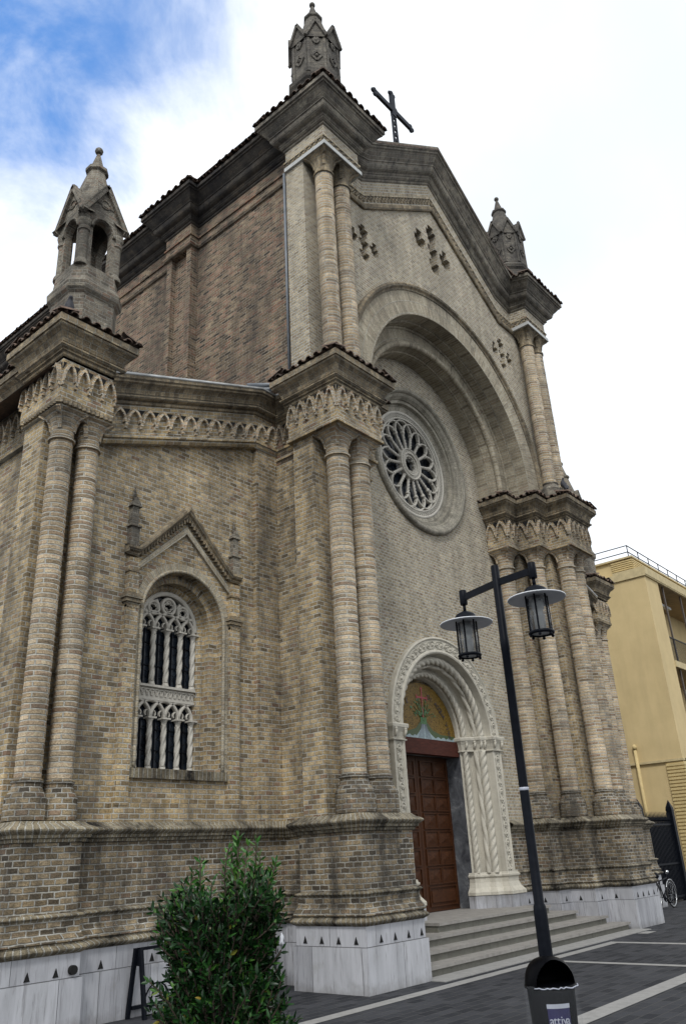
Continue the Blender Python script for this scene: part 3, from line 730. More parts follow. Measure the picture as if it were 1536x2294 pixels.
for k in range(NS):
    a = 2*pi*(k+.5)/NS; c, s = cos(a), sin(a)
    m_ = MB(); m_.tube([(XC+r*c, YR+.05, ZR+r*s) for r in [.40+(.40)*i/22 for i in range(23)]], .036, 12, twist=26, lobes=3, amp=.2)
    m_.tube([(XC+r*c, YR+.05, ZR+r*s) for r in (.775, .80, .805, .85)], [.034, .05, .058, .062], 8)
    m_.tube([(XC+r*c, YR+.05, ZR+r*s) for r in (.395, .42, .43)], [.05, .045, .034], 8)
    m_.build('rose_spoke', M_TRACERY, rose)

# ------------- portal
po = MB(); archsweep(po, XC, DZS, .86, [(1.95, 9.42), (1.95, 9.31), (1.915, 9.295), (1.90, 9.31), (1.885, 9.325), (1.68, 9.325), (1.665, 9.305), (1.63, 9.295), (1.60, 9.31), (1.59, 9.42), (1.58, 9.47)], n=40)
portal = part('portal', po, M_STONE)
mb = MB(); archsweep(mb, XC, DZS, .60, [(1.58, 9.47), (1.52, 9.56), (1.43, 9.56), (1.42, 9.65), (1.38, 9.66), (1.37, 9.745), (1.295, 9.76), (1.285, 9.85), (1.20, 9.85), (1.185, 9.865), (1.17, 9.88), (1.17, 10.0)], n=40); mb.build('portal_reveal', M_STONE, portal)
# scrollwork on the pilasters and the archivolt
def scroll(mb, p, ux, uz, size, flip):
    pts = []
    for i in range(15):
        t = i/14; a = t*3.6*pi/1.6*flip; r = size*(.46-.36*t)
        pts.append((p[0]+(ux[0]*cos(a)+uz[0]*sin(a))*r, p[1]-.004, p[2]+(ux[1]*cos(a)+uz[1]*sin(a))*r))
    mb.tube(pts, .0135, 5, caps=False)
    mb.sphere((p[0], p[1]-.005, p[2]), .03, 6, 4)
    for k in range(3):
        a = k*2.1+1; mb.sphere((p[0]+(ux[0]*cos(a)+uz[0]*sin(a))*size*.44, p[1], p[2]+(ux[1]*cos(a)+uz[1]*sin(a))*size*.44), .026, 5, 3, (1, .5, 1))
sc = MB(); RM = 1.782
pts = []
for s in (-1, 1):
    for i in range(14): pts.append(((XC+s*RM, 9.322, 1.28+i*.17), (s, 0), (0, 1)))
for i in range(33):
    a = pi*(i+.5)/33; pts.append(((XC+RM*cos(a), 9.322, DZS+RM*sin(a)), (cos(a), sin(a)), (-sin(a), cos(a))))
for i, (p, ux, uz) in enumerate(pts): scroll(sc, p, ux, uz, .17, 1 if i % 2 else -1)
for s0, s1 in ((-1, 1),):
    for ph in (0, pi):
        path = []
        for i in range(300):
            l = i/299*pi; r = RM+.075*sin(l*RM/.17*pi/2+ph); path.append((XC+r*cos(l), 9.318, DZS+r*sin(l)))
        sc.tube(path, .012, 4, caps=False)
for s in (-1, 1):
    for ph in (0, pi):
        sc.tube([(XC+s*(RM+.075*sin(i*.03/.17*pi/2+ph)), 9.318, 1.2+i*.03) for i in range(81)], .012, 4, caps=False)
sc.build('carved_scrollwork', M_STONE, portal)
# twisted and plain rolls, jamb to jamb
for nm, r, y, rad, lob, tw, am in (('twisted_roll', 1.475, 9.51, .078, 3, 11.5, .17), ('vine_roll', 1.395, 9.605, .052, 2, -7.0, .2), ('twisted_roll', 1.24, 9.795, .060, 3, 14.0, .17)):
    for seg in range(3):
        mb = MB()
        if seg == 1: pp = archpts(XC, DZS+.0, None, r, y, 120)
        else:
            s = -1 if seg == 0 else 1; pp = [(XC+s*r, y, 1.22+(3.66-1.22)*i/110) for i in range(111)]
        mb.tube(pp, rad, 24, twist=tw*(1 if seg else -1), lobes=lob, amp=am)
        if nm == 'vine_roll':
            for i, q in enumerate(pp[::3]): mb.sphere((q[0], q[1]-.03, q[2]), .026, 5, 3)
        mb.build(nm, M_STONE, portal)
# impost capitals and bases with balls and leaves
def splay(s, t): return XC+s*(1.95-.78*t), 9.30+.57*max(0, (t-.42)/.58) if t > .42 else 9.30
for s in (-1, 1):
    pth = [(1.97, 9.40), (1.97, 9.30), (1.60, 9.30), (1.575, 9.44), (1.42, 9.50), (1.39, 9.62), (1.29, 9.70), (1.24, 9.74), (1.165, 9.82), (1.165, 9.95)]
    path = [(XC+s*x, y, 0) for x, y in pth]
    if s > 0: path = path[::-1]
    mb = MB(); sweep(mb, path, [(0, 3.64), (.025, 3.645), (.03, 3.665), (0, 3.68), (.005, 3.72), (.02, 3.80), (.05, 3.865), (.05, 3.875), (.065, 3.88), (.07, 3.93), (.06, 3.955), (-.1, 3.957)])
    for x, y in ((1.93, 9.26), (1.64, 9.26), (1.50, 9.43), (1.42, 9.48), (1.35, 9.60), (1.22, 9.73)):
        mb.sphere((XC+s*x, y-.01, 3.845), .035, 8, 6)
        mb.tube([(XC+s*x, y+.02, 3.70), (XC+s*x, y-.005, 3.76), (XC+s*x, y-.02, 3.83)], [.02, .026, .03], 6)
    mb.build('portal_capital', M_STONE, portal)
    mb = MB(); sweep(mb, path, [(.02, 1.24), (.03, 1.20), (.05, 1.19), (.05, 1.16), (.02, 1.13), (.02, 1.05), (.05, .96), (.10, .90), (.12, .875), (.12, .82), (.10, .81)]); mb.build('portal_base', M_STONE, portal)
    mb = MB(); sweep(mb, path, [(.10, .81), (.105, .81), (.105, .56)]); mb.build('portal_plinth', M_MARBLE, portal)
# mosaic in the lunette
mb = MB(); mb.face([(XC+1.19*cos(pi*i/40), 9.96, DZS-.1+1.19*sin(pi*i/40)) for i in range(41)]); mos = mb.build('lunette_mosaic', M_GOLD, portal)
YM = 9.955
def slab2d(mb, pts, y=YM, th=.006):
    mb.face([(XC+x, y-th, DZS-.1+z) for x, z in pts])
mz = MB()
slab2d(mz, [(-.022, .45), (.022, .45), (.016, 1.10), (-.016, 1.10)]); slab2d(mz, [(-.17, .86), (.17, .86), (.17, .895), (-.17, .895)], YM-.001)
for s in (-1, 1): slab2d(mz, [(s*.17, .83), (s*.20, .83), (s*.20, .93), (s*.17, .93)][::s]); 
slab2d(mz, [(-.04, 1.06), (.04, 1.06), (.04, 1.085), (-.04, 1.085)], YM-.001)
mz.build('mosaic_cross', M_MRED, mos)
mz = MB(); rnd = random.Random(3)
for k in range(46):
    a = rnd.uniform(.15, pi-.15); r = rnd.uniform(.08, .42); x, z = cos(a)*r*1.05, .42+sin(a)*r*1.0; q = a+rnd.uniform(-.7, .7); l = rnd.uniform(.05, .10)
    slab2d(mz, [(x, z), (x+cos(q)*l*.5-sin(q)*.018, z+sin(q)*l*.5+cos(q)*.018), (x+cos(q)*l, z+sin(q)*l), (x+cos(q)*l*.5+sin(q)*.018, z+sin(q)*l*.5-cos(q)*.018)], YM-.0003*k*.1)
for k in range(9):
    a = pi*(.12+.76*k/8); mz.tube([(XC+.03*cos(a), YM-.002, DZS-.1+.38), (XC+.18*cos(a), YM-.003, DZS-.1+.46+.14*sin(a)), (XC+.40*cos(a), YM-.003, DZS-.1+.42+.40*sin(a))], .007, 4)
mz.box(XC-.11, XC+.11, YM-.008, YM, DZS+.22, DZS+.36)
mz.build('mosaic_plants', M_MGREEN, mos)
mz = MB(); slab2d(mz, [(-1.15, .0), (1.15, .0), (1.13, .13), (.6, .14), (.3, .22), (.13, .36), (-.13, .36), (-.3, .22), (-.6, .14), (-1.13, .13)], YM+.003); mz.build('mosaic_hill', M_MDG, mos)
mz = MB(); wv = [(-1.13, .0), (1.13, .0)]+[(1.13-.83*i/14, .07+.022*sin(i*1.9)) for i in range(15)]+[(.22, .13), (.12, .22), (.075, .33), (-.075, .33), (-.12, .22), (-.22, .13)]+[(-.3-.83*i/14, .07+.022*sin(i*1.9)) for i in range(15)]
slab2d(mz, wv, YM, .007); mz.build('mosaic_stream', M_MBLUE, mos)
mz = MB()
for k in range(-6, 7):
    if k: mz.bar((XC+k*.011, YM-.009, DZS+.22), (XC+k*.038, YM-.009, DZS-.07), .007, .004, (0, 1, 0))
mz.build('stream_lines', M_PIPE, mos)
def text_mesh(name, txt, size, mw, m, parent, extrude=.002):
    cu = bpy.data.curves.new(name, 'FONT'); cu.body = txt; cu.size = size; cu.extrude = extrude; cu.align_x = 'CENTER'; cu.align_y = 'CENTER'; cu.resolution_u = 3
    t = bpy.data.objects.new(name+'_curve', cu); COL.objects.link(t); bpy.context.view_layer.update()
    me = bpy.data.meshes.new_from_object(t.evaluated_get(bpy.context.evaluated_depsgraph_get())); bpy.data.objects.remove(t)
    me.transform(mw); me.materials.clear(); me.materials.append(m); me.name = name
    return me
def place_text(name, chars, m, parent):
    """chars: list of (char, matrix, size) joined in one mesh"""
    bm = bmesh.new()
    for ch, mw, sz in chars:
        me = text_mesh(name, ch, sz, mw, m, None); bm.from_mesh(me); bpy.data.meshes.remove(me)
    me = bpy.data.meshes.new(name); bm.to_mesh(me); bm.free(); me.materials.append(m)
    o = bpy.data.objects.new(name, me); COL.objects.link(o); attach(o, parent); return o
chars = []
base = Matrix.Rotation(pi/2, 4, 'X')
def on_arc(txt, a0, da, r):
    for i, ch in enumerate(txt):
        a = a0-da*i
        if ch == ' ': continue
        chars.append((ch, Matrix.Translation((XC+r*cos(a), YM-.006, DZS-.1+r*sin(a)))@Matrix.Rotation(-(a-pi/2), 4, 'Y')@base, .145))
on_arc('FONTE', radians(158), radians(8), .93); on_arc('DI ACQUA VIVA', radians(74), radians(5.6), .93)
place_text('mosaic_lettering', chars, M_MTXT, mos)
mb = MB(); mb.box(XC-1.17, XC+1.17, 9.90, 10.06, 3.55, 3.86); o = mb.build('door_lintel', M_LINTEL, portal)
mb = MB()
for s in (-1, 1): mb.box(*(sorted((XC+s*1.165, XC+s*1.5))), 9.885, 10.33, .585, 3.9)
mb.box(XC-1.5, XC+1.5, 10.06, 10.33, 3.56, 3.9); mb.build('door_surround', M_DKMARBLE, portal)
for s in (-1, 1):
    x0, x1 = sorted((XC+s*.006, XC+s*1.165)); mb = MB(); y = 10.25
    mb.box(x0, x1, y, y+.06, .59, 3.56); dl = mb.build('door_leaf', M_DOOR, portal)
    pn = MB(); rows = [(.70, 1.02, 1)]+[(1.10+i*.345, 1.10+i*.345+.27, 2) for i in range(7)]
    w = x1-x0
    for za, zb, nc in rows:
        for c in range(nc):
            a = x0+.09+(w-.18)*c/nc+.03; bb = x0+.09+(w-.18)*(c+1)/nc-.03
            A = [(a, y-.006, za), (bb, y-.006, za), (bb, y-.006, zb), (a, y-.006, zb)]
            # raised frame then a pyramid panel
            for (p0, p1, q0, q1) in ((a-.022, bb+.022, za-.022, za), (a-.022, bb+.022, zb, zb+.022), (a-.022, a, za, zb), (bb, bb+.022, za, zb)): pn.box(p0, p1, y-.028, y, q0, q1)
            if nc == 2:
                m4 = ((a+bb)/2, y-.030, (za+zb)/2); k = .055
                I = [(a+k, y-.012, za+k), (bb-k, y-.012, za+k), (bb-k, y-.012, zb-k), (a+k, y-.012, zb-k)]
                for i in range(4): pn.face([A[i], A[(i+1) % 4], I[(i+1) % 4], I[i]]); pn.face([I[i], I[(i+1) % 4], m4])
            else: pn.box(a+.05, bb-.05, y-.022, y, za+.05, zb-.05)
    pn.build('door_panels', M_DOOR, dl)
# ------------- steps
for i, (zt, y0, h0, h1) in enumerate(((.58, 8.62, 1.98, 1.98), (.435, 8.36, 2.72, 2.62), (.29, 8.04, 3.28, 3.30), (.145, 7.74, 3.72, 3.66))):
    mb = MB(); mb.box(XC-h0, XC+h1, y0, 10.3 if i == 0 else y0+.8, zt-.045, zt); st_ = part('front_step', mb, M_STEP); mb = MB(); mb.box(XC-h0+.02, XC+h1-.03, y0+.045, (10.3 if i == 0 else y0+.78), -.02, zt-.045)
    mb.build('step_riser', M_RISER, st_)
mb = MB(); mb.box(XC-3.75, XC+3.75, 7.36, 7.77, -.02, .012); part('step_apron', mb, M_BAND)

# ------------- columns
def column(x, y, z0, z1, r, corner=None, capm=M_COL, baseh=.62, caph=.50, sq=None):
    rd = random.Random(int(x*1000+y*77+z0))
    sq = sq or r*1.62
    zs0, zs1 = z0+baseh*.82, z1-caph
    n = max(4, int((zs1-zs0)/.0415)); rows = []
    for i in range(n+1):
        z = zs0+(zs1-zs0)*i/n; k = i % 2
        rr = r*(1+(rd.uniform(-.012, .016)))-(0.006 if k else 0)
        rows.append([(x+rr*cos(2*pi*j/20), y+rr*sin(2*pi*j/20), z) for j in range(20)])
    mb = MB(); o_ = rd.uniform(0, 5)
    mb.grid(rows, lambda i, j: (j*2*pi*r/20+o_, zs0+(zs1-zs0)*i/n+.02), closed=True)
    sh = part('column', mb, M_COL)
    mb = MB(); B = baseh
    mb.lathe((x, y, z0), [(r*1.52, 0), (r*1.5, B*.36), (r*1.46, B*.40), (r*1.50, B*.46), (r*1.42, B*.53), (r*1.24, B*.60), (r*1.10, B*.70), (r*1.06, B*.76), (r*1.16, B*.80), (r*1.17, B*.85), (r*1.02, B*.88)], 24)
    mb.build('column_base', M_BASE if z0 < 4 else M_UPCORN, sh, auto=30)
    mb = MB(); Cc = caph; a = sq
    def fn(th, i):
        t = (0, 0, 0, 0, .0, .08, .35, .75, 1)[i]
        sqr = 1/max(abs(cos(th)), abs(sin(th)))
        return 1+(sqr-1)*t
    mb.lathe((x, y, z1-Cc), [(r*1.0, 0), (r*1.16, .012), (r*1.16, .05), (r*1.0, .065), (r*1.0, Cc*.40), (r*1.04, Cc*.62), (r*1.16, Cc*.80), (r*1.36, Cc*.93), (a, Cc)], 24, fn)
    for k in range(4):
        an = pi/4+k*pi/2; c, s = cos(an), sin(an); q = a*1.32
        pts = [(x+c*r*1.02, y+s*r*1.02, z1-Cc*.62), (x+c*r*1.10, y+s*r*1.10, z1-Cc*.42), (x+c*r*1.35, y+s*r*1.35, z1-Cc*.2), (x+c*q, y+s*q, z1-.01)]
        for p, q2 in zip(pts, pts[1:]): mb.bar(p, q2, .058, .03, (c, s, 0))
    mb.build('capital', M_COL if z0 < 4 else M_CORN, sh, auto=35)
ZL0, ZL1 = 2.25, 8.58
for s in (1, -1):
    f = (lambda x: x) if s == 1 else mx_
    for x, y in ((9.63, 8.03), (10.20, 8.03), (10.75, 8.58), (11.30, 9.14)): column(f(x), y, ZL0, ZL1, .20)
    for x in (5.31, 5.74):
        xx = x if s == 1 else AX-x
        column(xx, 9.64, ZL0, 7.86, .165, baseh=.55, caph=.46)
    for x in (9.72, 10.26): column(f(x), 8.07, 10.02, 15.27, .188, baseh=.5, caph=.52)
# ------------- lower entablature of the corner piers
prof_frieze = [(-.75, 8.575), (.03, 8.575), (.03, 8.635), (.0, 8.65), (.0, 9.32)]
prof_corn = [(0, 9.31), (.025, 9.33), (.025, 9.37), (.06, 9.385), (.06, 9.41)]+arc_prof(.065, 9.41, .065, 9.50, .05, 5)+[(.08, 9.51)]+arc_prof(.085, 9.53, .20, 9.70, -.025, 5)+[(.21, 9.71), (.21, 9.74), (.235, 9.745), (.235, 9.86), (.20, 9.865), (-.45, 10.06)]
for s in (1, -1):
    path = L_front if s == 1 else R_front
    mb = MB(); sweep(mb, P3(path), prof_frieze, vz=True); part('pier_frieze', mb, M_AISLE)
    mb = MB(); sweep(mb, P3(path), prof_corn); part('pier_cornice', mb, M_CORN)
# corner piers of the aisles
AP = [(5.32, 30), (5.32, 10.45), (5.05, 10.45), (5.05, 9.35), (5.95, 9.35), (5.95, 9.9)]
dz = -.70
pf = [(-.45, 7.86), (-.02, 7.86), (-.02, 7.90), (.0, 7.98), (0, 8.62)]
pc = [(d, h+dz+.05) for d, h in prof_corn]
for s in (1, -1):
    pa = AP if s == 1 else [(AX-x, y) for x, y in AP[::-1]]
    mb = MB(); sweep(mb, P3(pa), pf, vz=True); part('aisle_pier_frieze', mb, M_AISLE)
    mb = MB(); sweep(mb, P3(pa), pc); part('aisle_pier_cornice', mb, M_CORN)
    # row of saw-teeth under the frieze block
    mb = MB()
    xs = (5.05, 5.95) if s == 1 else (AX-5.95, AX-5.05)
    for i in range(12):
        x = xs[0]+.04+i*.0745; R = Matrix.Rotation(pi/4, 3, 'Z'); mb.box(-.026, .026, -.026, .026, 7.885, 7.955, R, (x, 9.355, 0))
    for i in range(14): mb.box(-.026, .026, -.026, .026, 7.885, 7.955, Matrix.Rotation(pi/4, 3, 'Z'), (xs[0] if s == 1 else xs[0]+.0, 9.39+i*.0745, 0))
    part('saw_tooth_band', mb, M_CORN)
# raking cornice of the aisles
def rk(x): return .345*(x-6.1)
prof_rak = [(-.13, 7.66), (-.005, 7.66), (.02, 7.70), (.02, 7.74), (.05, 7.75), (.05, 7.80), (0, 7.82), (0, 8.36)]
prof_rakc = [(0, 8.35), (.03, 8.37), (.03, 8.42), (.07, 8.43)]+arc_prof(.075, 8.43, .075, 8.51, .045, 5)+[(.09, 8.53)]+arc_prof(.09, 8.55, .19, 8.68, -.02, 4)+[(.20, 8.69), (.20, 8.72), (.23, 8.74), (.23, 8.80), (.20, 8.81)]
for s in (1, -1):
    xs = [5.90, 9.05, 9.64]; pth = [(x, 9.52, rk(min(x, 9.05))) for x in xs]+[(9.64, 8.86, rk(9.05))]
    if s == -1:
        pth = [(AX-x-.3 if False else mx_(x), y, z) for x, y, z in pth[::-1]]; pth[-1] = (23.25, 9.52, rk(5.6))
    mb = MB(); sweep(mb, pth, prof_rak, vz=True); part('raking_frieze', mb, M_AISLE)
    mb = MB(); sweep(mb, pth, prof_rakc); part('raking_cornice', mb, M_CORN)
    mb = MB(); sweep(mb, pth, [(.235, 8.80), (.245, 8.815), (.24, 8.845), (-.05, 8.93)]); part('lead_capping', mb, M_LEAD)
mb = MB(); 
for i in range(60):      # aisle roof in rows of tiles
    y = 9.48+i*.35
    for j in range(14):
        x0 = 4.9+j*.36; mb.face([(x0, y, 8.60+.345*(x0-5.3)+.015*(j % 2)), (x0+.38, y, 8.60+.345*(x0+.38-5.3)+.03), (x0+.38, y+.36, 8.60+.345*(x0+.38-5.3)+.03), (x0, y+.36, 8.60+.345*(x0-5.3)+.015*(j % 2))])
part('aisle_roof', mb, M_TILE)
mb = MB()
for i in range(5): mb.tube([(9.60-.0, 8.86+i*.0, 9.98), (8.9, 9.55, 9.96)], .045, 10) if i == 0 else None
mb.tube([(7.9, 9.6, 9.52), (8.7, 9.62, 9.83), (9.35, 9.45, 10.02), (9.42, 8.95, 10.03)], .05, 10)
part('rain_pipe', mb, M_PIPE)
mb = MB(); mb.tube([(9.52, 9.02, 10.0), (9.52, 9.02, 15.4)], .03, 8); part('down_pipe', mb, M_PIPE)

# blind arcades of little pointed arches on the friezes
def blind(mb, p, q, z, n, h=.34, slope=0, proud=.06, tri=None):
    """n pointed arches from p to q (plan), springing at z"""
    p = Vector((p[0], p[1], 0)); q = Vector((q[0], q[1], 0)); L = (q-p).length; d = (q-p)/L; nn = Vector((d.y, -d.x, 0)); w = L/n; th = w*.15
    def pt(u, zz, o): return p+d*u+nn*o+Vector((0, 0, zz+slope*u))
    for k in range(n+1):
        u = k*w
        a, bq = max(0, u-th*.6), min(L, u+th*.6)
        # corbel
        for (z0, z1, oo) in ((z-.10, z-.055, proud*.75), (z-.055, z+.0, proud)):
            P = [pt(a, z0, 0), pt(bq, z0, 0), pt(bq, z0, oo), pt(a, z0, oo)]; Q = [pt(a, z1, 0), pt(bq, z1, 0), pt(bq, z1, oo), pt(a, z1, oo)]
            mb.face(P); mb.face([P[3], P[2], Q[2], Q[3]]); mb.face([P[0], P[3], Q[3], Q[0]]); mb.face([P[2], P[1], Q[1], Q[2]])
    for k in range(n):
        for sg in (0, 1):
            rows = []
            for i in range(8):
                t = i/7; aa = t*radians(62)
                R = w*.98
                # arc centred on the opposite springing point
                ui, zi = (k+1)*w-(R-th*.9)*cos(aa)-.0, (R-th*.9)*sin(aa)*1.05
                uo, zo = (k+1)*w-R*cos(aa), R*sin(aa)*1.05
                if sg: ui, uo = (2*k+1)*w-ui, (2*k+1)*w-uo
                mid = (k+.5)*w
                if sg == 0: ui, uo = min(ui, mid), min(uo, mid)
                else: ui, uo = max(ui, mid), max(uo, mid)
                sc_ = h/(w*.9)
                rows.append([pt(ui, z+zi*sc_, 0), pt(ui, z+zi*sc_, proud), pt(uo, z+zo*sc_, proud), pt(uo, z+zo*sc_, 0)])
            mb.grid(rows, smooth=False)
    for k in range(n+1):
        u = k*w; a, b_ = max(.01, u-w*.27), min(L-.01, u+w*.27)
        if tri is not None:
            m_ = MB(); m_.face([pt(u, z+h*.52, .006), pt(b_, z+h*.98, .006), pt(a, z+h*.98, .006)]); tri.append(m_)  # black face paints the shade of an opening; the frieze stays solid
for s in (1, -1):
    f = (lambda P: P) if s == 1 else (lambda P: (mx_(P[0]), P[1]))
    def arc(p, q, *a, **k):
        mb = MB(); tr_ = []; blind(mb, p, q, *a, tri=tr_, **k); o = part('blind_arcade', mb, M_COL)
        for m_ in tr_: m_.build('dark_triangle', M_HOLE_SHADE, o)
    def B(p, q, *a, **k):
        arc(p, q, *a, **k) if s == 1 else arc(f(q), f(p), *a, **k)
    B((9.27, 8.85), (9.27, 7.68), 8.97, 5); B((9.27, 7.68), (10.50, 7.68), 8.97, 5)
    B((10.50, 7.68), (10.50, 8.26), 8.97, 2); B((10.50, 8.26), (11.05, 8.26), 8.97, 2); B((11.05, 8.26), (11.05, 8.82), 8.97, 2); B((11.05, 8.82), (11.58, 8.82), 8.97, 2); B((11.58, 8.82), (11.58, 9.40), 8.97, 2)
    B((9.64, 9.52), (9.64, 8.85), 8.98, 3)
    if s == 1: arc((5.05, 10.45), (5.05, 9.35), 8.26, 5, h=.31); arc((5.05, 9.35), (5.95, 9.35), 8.26, 4, h=.31); arc((5.32, 14.6), (5.32, 10.47), 8.2, 18, h=.30)
    else: arc((AX-5.95, 9.9), (AX-5.95, 9.35), 8.26, 2, h=.31); arc((AX-5.95, 9.35), (AX-5.05, 9.35), 8.26, 4, h=.31)
    if s == 1: arc((6.0, 9.52), (9.62, 9.52), 8.04+rk(6.0), 13, h=.26, slope=.345*3.05/3.62)

# tiles along the eaves
def eave_tiles(mb, path, d, step=.19, r=.062, ln=.34, tilt=.3, zf=None):
    n = len(path)
    for i in range(n-1):
        a, b_ = Vector(path[i]), Vector(path[i+1]); v = b_-a; L = v.length
        if L < .12: continue
        v.normalize(); nn = Vector((v.y, -v.x, 0)).normalized()
        k = max(1, round(L/step))
        for j in range(k+1):
            u = L*(j)/k if k else 0
            c = a+v*u+nn*(d+random.uniform(-.02, .02))+Vector((0, 0, random.uniform(-.008, .008)))
            rows = []
            for e in (0, 1):
                o_ = c-nn*(ln*e)+Vector((0, 0, tilt*ln*e)); rr = r*(1-.15*e)
                rows.append([o_+v*rr*cos(pi*q/6)+Vector((0, 0, rr*sin(pi*q/6))) for q in range(7)])
            mb.grid(rows); 
            rows2 = [[p-Vector((0, 0, .016)) for p in rows[0]], rows[0]]; mb.grid(rows2, smooth=False)
            # pan tile between
            if j < k:
                c2 = c+v*(L/k*.5)-Vector((0, 0, .005)); rows = []
                for e in (0, 1):
                    o_ = c2-nn*(ln*e)+Vector((0, 0, tilt*ln*e)); rows.append([o_-v*(r*.9*cos(pi*q/5))-Vector((0, 0, r*.5*sin(pi*q/5)-.012)) for q in range(6)])
                mb.grid(rows)
def offset_path(path, d):
    n = len(path); nr = []; out = []
    for i in range(n-1):
        dx, dy = path[i+1][0]-path[i][0], path[i+1][1]-path[i][1]; l = hypot(dx, dy); nr.append((dy/l, -dx/l))
    for i in range(n):
        a = nr[max(0, i-1)]; b_ = nr[min(i, n-2)]; k = 1+a[0]*b_[0]+a[1]*b_[1]
        out.append((path[i][0]+(a[0]+b_[0])/k*d, path[i][1]+(a[1]+b_[1])/k*d))
    return out
for path, z in ((L_front[1:], 9.90), (R_front[:-1], 9.90), ([(5.32, 16), (5.32, 10.45), (5.05, 10.45), (5.05, 9.35), (5.95, 9.35), (5.95, 9.9)], 9.25), ([(AX-x, y) for x, y in AP[::-1][:4]], 9.25)):
    mb = MB(); eave_tiles(mb, P3(offset_path(path, .21), z), .06); part('eave_tiles', mb, M_TILE)

# ------------- upper front: gable wall, great arch, towers, entablature
AZ = 10.23
GK0, GK1 = (11.35, 15.2), (XC, 17.2)
def rake(x):
    x = XC-abs(x-XC)
    return 15.2 if x < 11.35 else 15.2+(x-11.35)*(17.2-15.2)/(XC-11.35)
pl_ = [(.0, 0)]
HO = []
for cx_, cz_, k_ in ((XC-.1, 15.84, 1.08), (11.28, 14.2, .72), (mx_(11.28)-.1, 14.15, .72)):
    for ox, oz in ((0, 0), (-.52, 0), (.52, 0), (0, .46), (0, -.46)): HO.append((cx_+ox*k_, cz_+oz*k_, k_))
def holef(x, z):
    for hx, hz, k in HO:
        dx, dz_ = abs(x-hx)/k, (z-hz)/k
        if (dx < .105 and -.25 < dz_ < .27) or (dx < .215 and -.05 < dz_ < .12) or (dx < .16 and -.20 < dz_ < .0): return True
    return False
mb = MB(); gridwall(mb, lin(10.3, mx_(10.3), .048), lin(9.7, 17.4, .048), 8.316, lambda x, z: z < rake(x)+.15 and not (hypot(x-XC, z-AZ) < 3.45 if z > AZ else abs(x-XC) < 3.45), holef, .32)
part('gable_wall', mb, M_FACADE)
mb = MB(); archsweep(mb, XC, AZ, 9.7, [(3.80, 8.31), (3.80, 8.275), (3.205, 8.275)], n=64); part('great_arch', mb, M_ARCH)
mb = MB(); archsweep(mb, XC, AZ, 9.7, [(3.98, 8.31), (3.98, 8.22), (3.93, 8.185), (3.88, 8.20), (3.85, 8.24), (3.80, 8.26), (3.80, 8.31)], n=64); part('arch_label', mb, M_CORN)
mb = MB(); archsweep(mb, XC, AZ, 9.7, [(3.205, 8.275), (3.20, 8.60), (3.165, 8.60), (3.165, 8.85)], n=64); part('arch_soffit', mb, M_ARCH)
mb = MB(); archsweep(mb, XC, AZ, 9.7, [(3.17, 8.85), (2.74, 8.85)], n=64); part('second_arch', mb, M_ARCH)
mb = MB(); mb.tube(archpts(XC, AZ, 9.7, 3.15, 8.84, 64), .035, 8); mb.tube(archpts(XC, AZ, 9.7, 2.73, 8.85, 64), .075, 10); part('arch_roll', mb, M_ARCH)
mb = MB(); archsweep(mb, XC, AZ, 9.7, [(2.68, 8.86), (2.64, 9.05), (2.60, 9.05), (2.60, 9.41)], n=64); part('inner_arch_soffit', mb, M_ARCH)
# towers
for s in (1, -1):
    f = (lambda x: x) if s == 1 else mx_
    pth = [(9.60, 8.9), (9.45, 8.9), (9.45, 8.40), (10.52, 8.40), (10.52, 8.32)]
    if s == -1: pth = [(mx_(x), y) for x, y in pth[::-1]]
    wall('tower', pth, 9.6, 15.272, M_FACADE)
SP = [(9.62, 40), (9.62, 12.95), (9.38, 12.95), (9.38, 12.0), (9.62, 12.0), (9.62, 8.9)]
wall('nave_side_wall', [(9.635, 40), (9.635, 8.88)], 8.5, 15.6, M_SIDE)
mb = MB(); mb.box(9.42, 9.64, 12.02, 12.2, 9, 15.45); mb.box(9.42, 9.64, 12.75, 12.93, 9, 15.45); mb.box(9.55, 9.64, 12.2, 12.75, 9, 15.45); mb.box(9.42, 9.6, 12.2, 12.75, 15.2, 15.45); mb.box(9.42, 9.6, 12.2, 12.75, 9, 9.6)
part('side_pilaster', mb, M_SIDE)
upl = [(9.62, 8.9), (9.45, 8.9), (9.45, 7.79), (10.58, 7.79), (10.58, 8.30), (11.35, 8.30), (XC, 8.30)]
upz = [0, 0, 0, 0, 0, 0, 2.0]; ush = [1, 1, 1, 1, 1.12, 1.3, 1.42]
full = [(x, y, z) for (x, y), z in zip(upl, upz)]+[(mx_(x), y, z) for (x, y), z in list(zip(upl, upz))[-2::-1]]
fhs = ush+ush[-2::-1]
U0 = 15.27
full = [(x, y, z+U0) for x, y, z in full]
slab = [(-.7, 0), (.05, 0), (.05, .10), (-.02, .105)]
mb = MB(); sweep(mb, full[1:5], slab); part('slab_band', mb, M_SLAB)
mb = MB(); sweep(mb, full[-5:-1], slab); part('slab_band', mb, M_SLAB)
mb = MB(); sweep(mb, full[4:-4], [(-.02, -.06), (.04, -.06), (.06, -.03), (.06, .04), (.02, .06), (0, .07)], hs=fhs[4:-4]); part('gable_string', mb, M_CORN)
prof_ufr = [(0, .06), (.0, .24), (.035, .245), (.035, .285), (0, .30), (0, .60)]
prof_ucn = [(0, .59), (.03, .61), (.03, .65), (.06, .66)]+arc_prof(.065, .67, .08, .73, .02, 4)+[(.10, .745), (.10, .77)]+arc_prof(.11, .78, .24, .95, .045, 6)+[(.26, .955), (.26, .99)]+[(.30, 1.03), (.40, 1.17), (.43, 1.18), (.43, 1.22), (.47, 1.235), (.47, 1.33), (.40, 1.345), (-.5, 1.55)]
